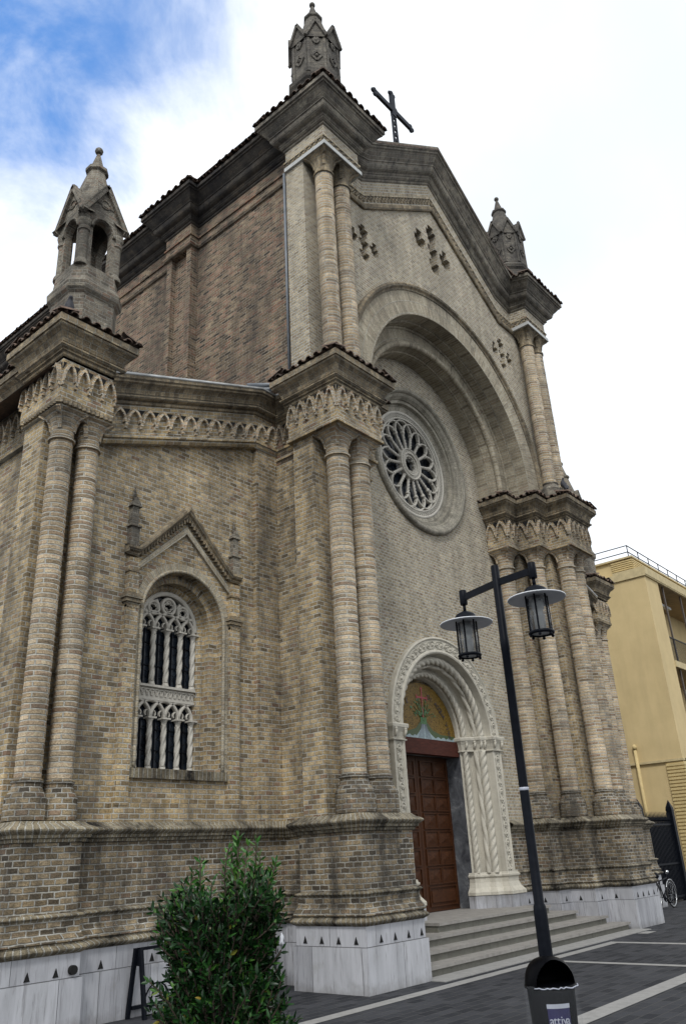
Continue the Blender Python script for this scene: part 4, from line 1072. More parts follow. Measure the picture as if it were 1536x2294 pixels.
mb = MB(); sweep(mb, full, prof_ufr, hs=fhs, vz=True); part('upper_frieze', mb, M_FACADE)
mb = MB(); sweep(mb, full, prof_ucn, hs=fhs); part('upper_cornice', mb, M_UPCORN)
# stepped brick band under the frieze
for i in range(len(full)-1):
    mb = MB()
    a, c = Vector(full[i]), Vector(full[i+1]); v = c-a; L = v.length; k = max(2, round(L/.17)); vd = v/L; nn = Vector((vd.y, -vd.x, 0)).normalized()
    ha, hb = fhs[i], fhs[i+1]
    for j in range(k):
        for (t0, t1, h0, h1) in ((0, .45, .115, .165), (.3, .75, .155, .205), (.62, 1.0, .20, .24)):
            p0 = a+v*((j+t0)/k); p1 = a+v*((j+t1)/k); hh = ha+(hb-ha)*(j+.5)/k
            P = [p0+nn*.03+Vector((0, 0, h0*hh)), p1+nn*.03+Vector((0, 0, h0*hh)), p1+nn*.03+Vector((0, 0, h1*hh)), p0+nn*.03+Vector((0, 0, h1*hh))]
            Q = [p-nn*.035 for p in P]
            mb.face(P); mb.face([P[1], P[0], Q[0], Q[1]]); mb.face([P[0], P[3], Q[3], Q[0]]); mb.face([P[2], P[1], Q[1], Q[2]])
    part('stepped_band', mb, M_CORN)
side = [(x, y, U0) for x, y in SP]
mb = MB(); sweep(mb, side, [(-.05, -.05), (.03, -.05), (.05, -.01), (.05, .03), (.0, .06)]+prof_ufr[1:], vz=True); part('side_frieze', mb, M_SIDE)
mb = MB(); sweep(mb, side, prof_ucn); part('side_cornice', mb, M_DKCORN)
for pth, m in ((offset_path([p[:2] for p in full[0:5]], .44), 0), (offset_path([p[:2] for p in full[-5:]], .44), 0), (offset_path(SP, .44), 1)):
    mb = MB(); eave_tiles(mb, P3(pth, U0+1.37), .08, step=.2 if not m else .22, r=.07); part('eave_tiles', mb, M_TILE)
# roof behind the gable and flat tiles along its rakes
mb = MB()
for s in (1, -1):
    f = (lambda x: x) if s == 1 else mx_
    n = 22
    for i in range(n):
        x0 = 10.4+(XC-10.4)*i/n; x1 = 10.4+(XC-10.4)*(i+1)/n
        zt = lambda x: 16.93+(max(x, 11.35)-11.35)*(19.1-16.98)/(XC-11.35)
        j = .02 if i % 2 else 0
        a = [(f(x0), 7.82, zt(x0)+.02), (f(x1)+.03*s, 7.82, zt(x1)+.055+j), (f(x1)+.03*s, 9.0, zt(x1)+.055+j), (f(x0), 9.0, zt(x0)+.02)]
        mb.face(a); mb.face([(p[0], p[1], p[2]-.05) for p in (a[0], a[1])]+[a[1], a[0]])
    mb.face([(f(9.1), 9, 16.7), (XC, 9, 19.12), (XC, 40, 19.12), (f(9.1), 40, 16.7)])
mb.box(10.4, mx_(10.4), 8.5, 9.0, 16.0, 16.7)
part('nave_roof', mb, M_TILE)
# gable cross
mb = MB(); cy = 9.13; zc = 21.6
for s in (-1, 1):
    mb.bar((XC+s*.105, cy, 19.0), (XC+s*.075, cy, 21.4), .045, .06)
for i in range(9):
    z = 19.5+i*.225; mb.bar((XC-.09, cy, z), (XC+.09, cy, z), .05, .075)
mb.box(XC-.085, XC+.085, cy-.045, cy+.045, 21.35, 22.22); mb.box(XC-.86, XC+.86, cy-.042, cy+.042, zc-.08, zc+.08)
for c in ((XC-.86, zc, 1, 0), (XC+.86, zc, 1, 0), (XC, 22.25, 0, 1)):
    for a, b2 in ((0, .09), (1, 0), (-1, 0)):
        d = (a*.085 if c[3] else (.08 if c[0] > XC else -.08)*(1 if a == 0 else .0), a*.085 if c[2] else (.07 if a == 0 else 0))
        mb.sphere((c[0]+d[0], cy, c[1]+d[1]), .08, 8, 6, (1, .6, 1))
mb.sphere((XC, cy, zc), .11, 8, 6, (1, .5, 1)); mb.tube([(XC+.13+.09*cos(t), cy, zc+.13+.09*sin(t)) for t in (i*.5 for i in range(13))], .012, 5)
part('gable_cross', mb, M_CROSS)
# octagonal pinnacles on the towers
def octa(mb, c, prof, n=8, rot=pi/8): 
    for (r0, z0), (r1, z1) in zip(prof, prof[1:]):
        for k in range(n):
            a0, a1 = rot+2*pi*k/n, rot+2*pi*(k+1)/n
            P = [(c[0]+r*cos(a), c[1]+r*sin(a), c[2]+z) for r, z, a in ((r0, z0, a0), (r0, z0, a1), (r1, z1, a1), (r1, z1, a0))]
            if r1 < 1e-4: P = P[:3]
            mb.face(P)
for s in (1, -1):
    cx = 9.98 if s == 1 else mx_(9.98)-.02; cy = 8.36
    mb = MB(); octa(mb, (cx, cy, 0), [(.62, 16.4), (.62, 16.95), (.68, 17.0), (.69, 17.06), (.62, 17.1), (.60, 17.5), (.66, 17.56), (.69, 17.64), (.62, 17.72), (.57, 17.76), (.565, 19.1), (.3, 19.3)])
    pn = part('tower_pinnacle', mb, M_PINN)
    g_ = MB(); rel = MB()
    for k in range(8):
        a = 2*pi*k/8; c, s_ = cos(a), sin(a); ri = .565*cos(pi/8); t = Vector((-s_, c, 0)); nn = Vector((c, s_, 0)); w = .565*sin(pi/8); ctr = Vector((cx, cy, 0))
        # steep gable on each face
        A = ctr+nn*(ri+.045)-t*(w+.03)+Vector((0, 0, 18.88)); B_ = ctr+nn*(ri+.045)+t*(w+.03)+Vector((0, 0, 18.88)); T = ctr+nn*(ri+.045)+Vector((0, 0, 19.43))
        bk = -nn*.4
        g_.face([A, B_, T]); g_.face([A, T, T+bk, A+bk*.3]); g_.face([T, B_, B_+bk*.3, T+bk])
        for P, Q in ((A, T), (B_, T)): g_.bar(P+nn*.02+Vector((0, 0, .01)), Q+nn*.02+Vector((0, 0, .01)), .07, .06, nn)
        # relief panels
        for zz, sz in ((18.28, .15), (18.78, .10)):
            m_ = ctr+nn*(ri+.012)+Vector((0, 0, zz)); q = [m_+t*sz*.75, m_+Vector((0, 0, sz)), m_-t*sz*.75, m_-Vector((0, 0, sz))]
            for i in range(4): rel.bar(q[i], q[(i+1) % 4], .05, .05, nn)
            rel.sphere(tuple(m_), .05, 6, 4)
        for sg in (-1, 1): rel.bar(ctr+nn*(ri)+t*(w-.03)*sg+Vector((0, 0, 17.8)), ctr+nn*(ri)+t*(w-.03)*sg+Vector((0, 0, 18.95)), .06, .05, nn)
    g_.build('pinnacle_gables', M_PINN, pn); rel.build('relief_panels', M_PINN, pn)
    mb = MB(); octa(mb, (cx, cy, 0), [(.45, 19.1), (.195, 20.12), (.235, 20.15), (.235, 20.21), (.155, 20.24), (.04, 20.68), (0, 20.7)]); mb.sphere((cx, cy, 20.76), .075, 10, 8); mb.build('pinnacle_spire', M_PINN, pn)
# open turrets on the aisle piers
for s in (1, -1):
    cx = 5.59 if s == 1 else AX-5.52; cy = 9.86; h = .43
    mb = MB(); octa(mb, (cx, cy, 0), [(.72, 8.9), (.72, 10.02), (.72, 10.03)], 8, radians(13)) if False else None
    c_ = .16
    plan = [(-h+c_, -h), (h-c_, -h), (h, -h+c_), (h, h-c_), (h-c_, h), (-h+c_, h), (-h, h-c_), (-h, -h+c_)]
    pp = [(cx+x*1.0, cy+y*1.0) for x, y in plan]
    def rise(mb, prof):
        q = pp+[pp[0], pp[1]]
        for i in range(8):
            sweep(mb, [(*pp[i], 0), (*pp[(i+1) % 8], 0)], [(0, 0), (0, 0)]) if False else None
        for (e0, z0), (e1, z1) in zip(prof, prof[1:]):
            for i in range(8):
                P = []
                for e, z, k in ((e0, z0, i), (e0, z0, (i+1) % 8), (e1, z1, (i+1) % 8), (e1, z1, i)):
                    v = Vector((pp[k][0]-cx, pp[k][1]-cy)); P.append((cx+v.x*(1+e), cy+v.y*(1+e), z))
                mb.face(P)
    rise(mb, [(.0, 8.9), (.0, 10.02), (.14, 10.10), (.16, 10.22), (.0, 10.36), (-.05, 10.62), (-1, 10.62)])
    tu = part('open_turret', mb, M_PINA)
    for dx in (-1, 1):
        for dy in (-1, 1):
            m_ = MB(); x, y = cx+dx*.305, cy+dy*.305
            m_.lathe((x, y, 10.60), [(.115, 0), (.115, .06), (.095, .10), (.08, .12), (.08, .70), (.10, .72), (.10, .76), (.085, .78), (.115, .88), (.115, .94)], 12); m_.build('turret_column', M_PINA, tu, auto=35)
    m_ = MB()
    for k in range(4):
        R_ = Matrix.Rotation(k*pi/2, 3, 'Z'); O = Vector((cx, cy, 0))
        def q(x, y, z): return O+R_@Vector((x, y, z))
        hw, zs, zt = .385, 11.48, 12.38
        # arch face with a gable top: left/right piers, spandrel above the arch
        na = 12
        arc = [(-.18*cos(pi*i/na), zs-.04+.22*sin(pi*i/na)) for i in range(na+1)]
        top = [(-hw+2*hw*i/na, 11.72+(zt-11.72)*(1-abs(-1+2*i/na))) for i in range(na+1)]
        for y in (-.375, -.25):
            for i in range(na):
                P = [q(arc[i][0], y, arc[i][1]), q(arc[i+1][0], y, arc[i+1][1]), q(top[i+1][0], y, top[i+1][1]), q(top[i][0], y, top[i][1])]
                m_.face(P if y < -.3 else P[::-1])
            m_.face([q(-hw, y, zs-.04), q(-.18, y, zs-.04), q(-hw, y, 11.72)]); m_.face([q(hw, y, zs-.04), q(hw, y, 11.72), q(.18, y, zs-.04)])
        for i in range(na): m_.face([q(arc[i][0], -.375, arc[i][1]), q(arc[i][0], -.25, arc[i][1]), q(arc[i+1][0], -.25, arc[i+1][1]), q(arc[i+1][0], -.375, arc[i+1][1])])
        for sg in (-1, 1):
            m_.bar(q(sg*.44, -.40, 11.62), q(0, -.40, 12.42), .09, .07, R_@Vector((0, -1, 0)))
            m_.face([q(sg*.46, -.44, 11.64), q(0, -.44, 12.46), q(0, .0, 12.46), q(sg*.42, -.2, 11.72)])
            m_.box(-.20, .0, -.02, .02, -.02, .02, R_@Matrix.Rotation(0, 3, 'Y'), q(sg*.1+.1, -.41, 12.0)) if False else None
        m_.tube([q(.085*cos(t), -.38, 12.04+.085*sin(t)) for t in (2*pi*i/12 for i in range(13))], .018, 5)
        m_.tube([q(.215*cos(t), -.38, 11.44+.255*sin(t)) for t in (pi*i/14 for i in range(15))], .025, 6)
        for sg in (-1, 1): m_.bar(q(sg*.26, -.30, 10.60), q(sg*.26, -.30, 11.5), .16, .12, R_@Vector((0, -1, 0)))
    m_.build('turret_gables', M_PINA, tu)
    m_ = MB(); octa(m_, (cx, cy, 0), [(.42, 12.0), (.155, 12.98), (.20, 13.01), (.20, 13.07), (.135, 13.09), (.03, 13.48), (0, 13.5)]); m_.sphere((cx, cy, 13.56), .075, 10, 8); m_.build('turret_spire', M_PINA, tu)

# ------------------------------------------------------------------ pigeons
def pigeon(x, y, z, rz, lean, label):
    mb = MB(); R = Matrix.Rotation(rz, 3, 'Z')@Matrix.Rotation(-lean, 3, 'Y'); O = Vector((x, y, z))
    sp = [(-.17, .012, .0), (-.10, .03, .01), (-.04, .062, .02), (.03, .075, .035), (.085, .06, .06), (.11, .04, .095), (.125, .034, .125), (.14, .03, .145), (.158, .012, .146), (.178, .004, .138)]
    rows = [[O+R@Vector((px, r*cos(2*pi*j/10), pz+.09+r*(1.0)*sin(2*pi*j/10))) for j in range(10)] for px, r, pz in sp]
    mb.grid(rows, closed=True)
    for s in (-1, 1): mb.tube([O+R@Vector((.02, s*.025, .05)), O+Vector((0, 0, 0))+R@Vector((.02, s*.025, 0))*1], .007, 5)
    o = mb.build('pigeon', M_BIRD); o['label'] = label; o['category'] = 'pigeon'; o['group'] = 'pigeons perched on the church eaves'
    return o
pigeon(18.02, 7.62, 10.06, radians(70), radians(55), 'dark pigeon sitting upright on the tiled ridge of the right hand pier')
pigeon(18.30, 7.60, 10.05, radians(30), radians(20), 'dark pigeon leaning forward on the tiles of the right hand pier')
pigeon(5.02, 9.32, 9.36, radians(70), radians(68), 'dark pigeon with tail hanging, alone on the tiles of the left corner pier')

# ------------------------------------------------------------------ bag on the plinth ledge
mb = MB(); rnd = random.Random(5)
rows = []
for i in range(7):
    t = i/6; rows.append([(9.135+.03*cos(a)*sin(pi*(t*.7+.3))*(1+.6*rnd.uniform(-1, 1)), 9.12+.045*sin(a)*sin(pi*(t*.7+.3))*(1+.6*rnd.uniform(-1, 1)), .562+.17*t) for a in (2*pi*j/10 for j in range(10))])
mb.grid(rows, closed=True); mb.face(rows[0][::-1]); mb.face(rows[-1])
bag = mb.build('plastic_bag', M_BAG); bag['label'] = 'crumpled white plastic bag tucked on the marble plinth beside the shrub'; bag['category'] = 'bag'
mb = MB(); mb.sphere((9.13, 9.30, .615), .07, 8, 5, (.7, 1.3, .7)); o = mb.build('cloth', M_DRED); o['label'] = 'dark red cloth lying on the marble ledge next to the white bag'; o['category'] = 'cloth'

# ------------------------------------------------------------------ street lamp with the litter bin on its post
LX, LY = 5.71, 3.11
lamp = thing('street_lamp', (LX, LY, 0), 'dark blue-black street lamp with two hanging disc lanterns on a crossbar', 'street lamp')
mb = MB(); mb.lathe((LX, LY, 0), [(.065, 0), (.065, .05), (.051, .06), (.047, 1.24), (.044, 1.27), (.036, 1.285), (.033, 3.12), (.036, 3.125), (.036, 3.22), (.034, 3.225), (.033, 3.83), (.029, 3.84)], 20)
mb.build('pole', M_IRON, lamp, auto=35)
mb = MB(); mb.lathe((LX, LY, 2.05), [(.035, 0), (.0362, .001), (.0362, .022), (.035, .023)], 16); mb.build('pole_sticker', M_STKW, lamp)
ARM = [(5.85, 3.53), (5.655, 2.75)]; ZA = 3.69
d_ = Vector((ARM[1][0]-ARM[0][0], ARM[1][1]-ARM[0][1], 0)); d_.normalize()
for ax, ay in ARM:
    mb = MB(); mb.bar((LX, LY, ZA), (ax, ay, ZA), .024, .055); arm = mb.build('arm', M_IRON, lamp)
    mb = MB(); mb.lathe((ax, ay, ZA-.065), [(.03, 0), (.033, .004), (.033, .126), (.03, .13)], 14); mb.lathe((ax, ay, ZA-.12), [(.014, 0), (.014, .06)], 10); mb.build('arm_knuckle', M_IRON, arm)
    z = ZA-.12
    mb = MB(); mb.lathe((ax, ay, z-.085), [(.102, 0), (.102, .018), (.092, .03), (.088, .04), (.075, .055), (.045, .07), (.016, .083), (.0, .085)], 24); lt = mb.build('lantern', M_IRON, lamp, auto=35)
    mb = MB(); mb.lathe((ax, ay, z-.12), [(.085, .026), (.224, .0), (.228, .004), (.228, .009), (.085, .04)], 36); mb.build('reflector_disc', M_LDISC, lt)
    mb = MB(); mb.lathe((ax, ay, z-.39), [(.082, 0), (.082, .28)], 24); mb.build('lantern_glass', M_LGLASS, lt)
    mb = MB()
    for k in range(6):
        a = pi*k/3+.3; mb.bar((ax+0.088*cos(a), ay+0.088*sin(a), z-.40), (ax+0.088*cos(a), ay+0.088*sin(a), z-.08), .011); mb.sphere((ax+0.088*cos(a), ay+0.088*sin(a), z-.415), .013, 6, 4)
    mb.tube([(ax+0.088*cos(2*pi*i/28), ay+0.088*sin(2*pi*i/28), z-.392) for i in range(28)], .014, 6, closed=True)
    mb.build('lantern_cage', M_IRON, lt)
    mb = MB(); mb.lathe((ax, ay, z-.395), [(0, 0), (.078, .0), (.078, .012)], 24); mb.build('diffuser', M_LDIFF, lt)
    mb = MB(); mb.lathe((ax, ay, z-.37), [(.042, 0), (.042, .12), (.034, .13), (.034, .15), (.046, .17), (.05, .21), (.038, .25)], 16); mb.build('bulb_louvre', M_LDIFF, lt)
BX, BY = LX-.21, LY-.115
ang = atan2(-BY, -BX)                       # opening towards the square
binT = thing('litter_bin', (BX, BY, .1), 'black domed litter bin with a clear liner and a blue attiva sticker', 'litter bin')
mb = MB(); mb.lathe((BX, BY, .12), [(.118, 0), (.128, .01), (.155, .68), (.162, .69)], 32); bb = mb.build('bin_body', M_BIN, binT)
# hood: a dome with an arched mouth
mb = MB(); n, m = 144, 48; RB = .164
mang = ang+radians(28)
P = [[None]*n for _ in range(m+1)]
for i in range(m+1):
    ph = (pi/2)*i/m
    for j in range(n):
        th = 2*pi*j/n; P[i][j] = (BX+RB*cos(ph)**.75*cos(th), BY+RB*cos(ph)**.75*sin(th), .815+.165*sin(ph))
for i in range(m):
    for j in range(n):
        k = (j+1) % n; th = 2*pi*(j+.5)/n-mang; th = (th+pi) % (2*pi)-pi; ph = (i+.5)/m
        if (th/1.05)**2+(ph/.74)**2 < 1: continue
        mb.face([P[i][j], P[i][k], P[i+1][k], P[i+1][j]] if i < m-1 else [P[i][j], P[i][k], P[i+1][0]], smooth=True)
mb.build('bin_hood', M_BIN, binT)
mb = MB(); mb.lathe((BX, BY, .80), [(.167, 0), (.172, .008), (.167, .02), (.155, .02)], 36); mb.face([(BX+.15*cos(2*pi*i/24), BY+.15*sin(2*pi*i/24), .72) for i in range(24)]); mb.build('bin_rim', M_BIN, binT)
mb = MB(); rnd = random.Random(2); rows = []
for i, (r, z) in enumerate(((.170, .815), (.175, .79), (.173, .70), (.175, .60), (.168, .56))):
    rows.append([(BX+(r+rnd.uniform(-.003, .006))*cos(2*pi*j/40), BY+(r+rnd.uniform(-.003, .006))*sin(2*pi*j/40), z+rnd.uniform(-.006, .008)) for j in range(40)])
mb.grid(rows, closed=True); mb.build('bin_liner', M_FILM, binT)
mb = MB(); rnd = random.Random(4)
mb.tube([(BX+(.175+rnd.uniform(0, .004))*cos(mang-1.1+2.4*i/24), BY+(.175+rnd.uniform(0, .004))*sin(mang-1.1+2.4*i/24), .812+rnd.uniform(-.006, .006)) for i in range(25)], .0045, 5); mb.build('liner_fold', M_STKW, binT)
sa = ang+radians(12)
def cyl_patch(mb, a0, a1, z0, z1, off):
    n = 8
    for i in range(n):
        A = [a0+(a1-a0)*i/n, a0+(a1-a0)*(i+1)/n]
        rr = lambda z: .128+.027*(z-.13)/.67+off
        mb.face([(BX+rr(z)*cos(a), BY+rr(z)*sin(a), z) for z, a in ((z0, A[0]), (z0, A[1]), (z1, A[1]), (z1, A[0]))])
mb = MB(); cyl_patch(mb, sa-.45, sa+.5, .56, .70, .006); stk = mb.build('sticker', M_STKB, bb)
mb = MB(); cyl_patch(mb, sa-.46, sa+.51, .70, .725, .0065); mb.build('sticker_band', M_STKW, stk)
mb = MB(); cyl_patch(mb, sa-.3, sa+.35, .53, .56, .007); mb.build('sticker_foot', M_STKT, stk)
chars = []
for i, ch in enumerate('attiva'):
    a = sa+.02+(i-2.5)*.135; r = .148+.0085
    w_ = Matrix.Translation((BX+r*cos(a), BY+r*sin(a), .632))@Matrix.Rotation(a+pi/2, 4, 'Z')@Matrix.Rotation(pi/2, 4, 'X')
    chars.append((ch, w_, .068))
place_text('sticker_lettering', chars, M_STKW, stk)

# ------------------------------------------------------------------ bicycle rack
rack = thing('bicycle_rack', (7.0, 9.2, 0), 'black metal bicycle rack with A-shaped end standing by the marble plinth', 'bicycle rack')
RX = 6.83; apx = (RX, 9.30, .755)
mb = MB(); mb.bar((RX-.04, 9.42, 0), (RX-.02, 9.335, .755), .045, .045); mb.bar((RX+.02, 9.16, 0), (RX, 9.265, .755), .045, .045); mb.build('leg', M_IRON, rack)
mb = MB(); mb.face([(RX, 9.345, .76), (RX, 9.255, .76), (RX, 9.225, .56), (RX, 9.365, .56)]); mb.face([(RX+.01, 9.345, .76), (RX+.01, 9.365, .56), (RX+.01, 9.225, .56), (RX+.01, 9.255, .76)]); mb.build('gusset', M_IRON, rack)
mb = MB(); mb.bar((RX, 9.30, .745), (RX+2.1, 9.30, .745), .03, .035); mb.build('top_bar', M_IRON, rack)
mb = MB(); mb.bar((RX, 9.40, .11), (RX+2.1, 9.40, .11), .04, .04); mb.build('lower_bar', M_IRON, rack)
mb = MB(); mb.bar((RX+2.1, 9.42, 0), (RX+2.1, 9.32, .755), .045, .045); mb.bar((RX+2.1, 9.16, 0), (RX+2.1, 9.265, .755), .045, .045); mb.build('leg', M_IRON, rack)
for k in range(4):
    mb = MB(); x = RX+.17+k*.46; mb.tube([(x+.19-.19*cos(pi*i/14), 9.38, .12+.22*sin(pi*i/14)) for i in range(15)], .010, 6); mb.tube([(x+.27-.19*cos(pi*i/14), 9.36, .12+.22*sin(pi*i/14)) for i in range(15)], .010, 6); mb.build('wheel_hoop', M_IRON, rack)

# ------------------------------------------------------------------ laurel shrub
sx, sy = 3.03, 3.455
shrub = thing('laurel_shrub', (sx, sy, 0), 'bushy dark green laurel shrub in front of the church wall', 'shrub')
rnd = random.Random(11)
rx = Vector((.77, -.637, 0)); ry = Vector((.637, .77, 0))     # across and away from the street
tips = []; br = MB(); lf = MB()
def leaf(p, d, size):
    d = d.normalized(); sde = d.cross(Vector((rnd.uniform(-1, 1), rnd.uniform(-1, 1), rnd.uniform(.2, 1)))).normalized(); nn = sde.cross(d)
    l = size*rnd.uniform(.8, 1.25); w = l*.17; c = nn*l*.05
    a, m1, m2, t = p, p+d*l*.38, p+d*l*.72, p+d*l
    i = len(lf.v)
    lf.v += [tuple(q) for q in (a, m1+sde*w-c, m1+nn*l*.02, m1-sde*w-c, m2+sde*w*.72-c*.8, m2+nn*l*.01, m2-sde*w*.72-c*.8, t-nn*l*.08)]
    for f in ((0, 2, 1), (0, 3, 2), (1, 2, 5, 4), (2, 3, 6, 5), (4, 5, 7), (5, 6, 7)):
        lf.f.append(tuple(i+k for k in f)); lf.sm.append(True); lf.uv += [(0, 0)]*len(f)
def half(z):   # half-width of the silhouette by height
    for (z0, w0), (z1, w1) in zip(SIL, SIL[1:]):
        if z0 <= z <= z1: return w0+(w1-w0)*(z-z0)/(z1-z0)
    return .05
SIL = [(0, .25), (.35, .30), (.8, .34), (.98, .33), (1.10, .27), (1.18, .25), (1.28, .31), (1.36, .34), (1.46, .29), (1.54, .24), (1.62, .2), (1.8, .1)]
br.tube([(sx, sy, 0), (sx+.02, sy, .5), (sx+.01, sy+.02, 1.3)], [.035, .028, .012], 7)
def sprig(base, d, L):
    n = max(3, int(L/.0115)); p = Vector(base); d = Vector(d).normalized(); pts = [p.copy()]
    for i in range(n):
        d = (d+Vector((rnd.uniform(-.08, .08), rnd.uniform(-.08, .08), .03))).normalized(); p = p+d*L/n; pts.append(p.copy())
        a = i*2.4; sd_ = d.cross(Vector((cos(a), sin(a), .3))).normalized()
        leaf(p, d*.75+sd_*rnd.uniform(.6, 1.1), .044)
    leaf(p, d, .04)
    br.tube(pts[::2] if len(pts) > 4 else pts, .004, 4, caps=False)
def crown(u):
    T = ((-.34, 1.22), (-.24, 1.40), (-.14, 1.50), (-.05, 1.47), (.02, 1.41), (.08, 1.54), (.18, 1.52), (.26, 1.40), (.34, 1.25))
    for (u0, z0), (u1, z1) in zip(T, T[1:]):
        if u0 <= u <= u1: return z0+(z1-z0)*(u-u0)/(u1-u0)
    return 1.2
for k in range(1700):
    z = rnd.uniform(.3, 1.52); w = half(z); a = rnd.uniform(0, 2*pi); q = rnd.uniform(.2, 1)**.6
    q *= 1+.18*sin(5*a+z*9)+.1*sin(11*z+2*a)
    base = Vector((sx, sy, z))+(rx*cos(a)+ry*sin(a))*w*q*.72
    if z > crown(cos(a)*w*q*.72)-.05: continue
    d = (rx*cos(a)+ry*sin(a))*rnd.uniform(.3, 1)+Vector((0, 0, rnd.uniform(.35, 1.2)))
    sprig(base, d, rnd.uniform(.09, .17))
old_lf = lf; lf = MB()
for dx, z0, L in ((-.17, 1.42, .20), (-.10, 1.47, .20), (-.12, 1.50, .16), (.02, 1.45, .28), (.06, 1.48, .30), (.09, 1.46, .33), (.14, 1.45, .30), (.17, 1.42, .24), (.22, 1.40, .26), (.245, 1.38, .25), (.28, 1.22, .16), (-.27, 1.22, .15), (.04, 1.5, .22), (.11, 1.5, .24), (.0, 1.38, .22), (.07, 1.40, .24), (.13, 1.36, .22), (.19, 1.33, .22), (.10, 1.30, .2), (.16, 1.42, .26), (.23, 1.34, .24), (-.22, 1.36, .16), (-.05, 1.42, .16), (.26, 1.30, .2)):
    sprig(Vector((sx, sy, z0))+rx*dx+ry*rnd.uniform(-.1, .1), Vector((0, 0, 1))+rx*dx*.3, L)
lf.build('young_foliage', M_YLEAF, shrub, merge=False); lf = old_lf; lf.build('foliage', M_LEAF, shrub, merge=False); br.build('branches', M_BARK, shrub)

# ------------------------------------------------------------------ bicycle behind the right pier
BKX, BKY = 22.62, 8.92
bike = thing('bicycle', (BKX+.5, BKY, 0), 'black city bicycle parked in the gap past the right pier', 'bicycle')
wr = .335
for i, x in enumerate((BKX, BKX+1.08)):
    mb = MB(); mb.tube([(x+(wr-.018)*cos(2*pi*k/36), BKY, wr+(wr-.018)*sin(2*pi*k/36)) for k in range(36)], .019, 8, closed=True); wh = mb.build('wheel', M_RUB, bike)
    mb = MB(); mb.tube([(x+(wr-.045)*cos(2*pi*k/36), BKY, wr+(wr-.045)*sin(2*pi*k/36)) for k in range(36)], .009, 6, closed=True)
    for k in range(18): a = 2*pi*k/18; mb.tube([(x+.02*cos(a+.5), BKY+.02*(-1)**k, wr+.02*sin(a+.5)), (x+(wr-.05)*cos(a), BKY, wr+(wr-.05)*sin(a))], .0018, 3, caps=False)
    mb.lathe((0, 0, 0), [(.02, 0)], 3) if False else None
    mb.build('rim_and_spokes', M_CHROME, wh)
    mb = MB(); mb.tube([(x+(wr+.025)*cos(a), BKY, wr+(wr+.025)*sin(a)) for a in (radians(20 if i == 0 else 5)+radians(150)*k/16 for k in range(17))], .012, 5); mb.build('mudguard', M_IRON if i == 0 else M_CHROME, bike)
mb = MB(); bbk = (BKX+.46, BKY, .29); hd = (BKX+.90, BKY, .74); st = (BKX+.27, BKY, .78)
for p, q, r in ((bbk, (BKX+.31, BKY, .70), .016), ((BKX+.31, BKY, .68), hd, .016), (bbk, (BKX+.93, BKY, .62), .019), (bbk, (BKX, BKY, wr), .011), ((BKX+.31, BKY, .68), (BKX, BKY, wr), .010), ((BKX+.885, BKY, .82), (BKX+1.08, BKY, wr), .014), ((BKX+.31, BKY, .68), st, .013)): mb.tube([p, q], r, 8)
mb.build('frame', M_IRON, bike)
mb = MB(); mb.tube([(BKX+.10, BKY, .815), (BKX+.18, BKY, .82), (BKX+.28, BKY, .81), (BKX+.37, BKY, .80)], [.06, .085, .05, .02], 8); mb.build('saddle', M_IRON, bike)
mb = MB(); mb.tube([(BKX+.885, BKY, .80), (BKX+.86, BKY, .90), (BKX+.90, BKY, .93)], .013, 6); mb.tube([(BKX+.72, BKY-.27, .95), (BKX+.84, BKY-.22, .95), (BKX+.90, BKY, .93), (BKX+.84, BKY+.22, .95), (BKX+.72, BKY+.27, .95)], .012, 6); mb.build('handlebar', M_IRON, bike)
mb = MB(); mb.sphere((BKX+1.0, BKY, .88), .055, 8, 6); mb.build('headlight', M_CHROME, bike)
mb = MB(); mb.tube([(BKX+.46+.1*cos(2*pi*k/20), BKY-.05, .29+.1*sin(2*pi*k/20)) for k in range(20)], .012, 5, closed=True); mb.sphere((BKX+.46, BKY-.03, .29), .095, 10, 6, (1, .2, 1)); mb.tube([(BKX+.46, BKY-.06, .29), (BKX+.58, BKY-.07, .17)], .012, 6); mb.box(BKX+.54, BKX+.64, BKY-.16, BKY-.07, .155, .18); mb.build('chain_set', M_IRON, bike)

# ------------------------------------------------------------------ iron gate between church and flats
gate = thing('iron_gate', (25.2, 9.6, 0), 'tall black spiked iron gate between the church and the yellow flats', 'gate')
mb = MB(); gx0, gx1, gy = 24.3, 26.6, 9.6
n = 22
for i in range(n+1):
    x = gx0+(gx1-gx0)*i/n; mb.box(x-.014, x+.014, gy-.014, gy+.014, .05, 2.22); mb.lathe((x, gy, 2.2), [(.02, 0), (.026, .04), (.004, .26), (0, .27)], 5)
for z in (.12, 1.0, 2.08): mb.box(gx0, gx1, gy-.022, gy+.022, z, z+.05)
mb.build('railing', M_IRON, gate)
mb = MB(); mb.box(gx0, gx1, gy+.02, gy+.03, .1, 2.05); mb.build('sheet_panel', M_IRON, gate)
for x in (gx0-.1, gx1+.05):
    mb = MB(); mb.box(x-.09, x+.09, gy-.09, gy+.09, 0, 2.5); octa(mb, (x, gy, 0), [(.14, 2.5), (.12, 2.6), (0, 2.82)], 4, pi/4); mb.build('gate_post', M_IRON, gate)

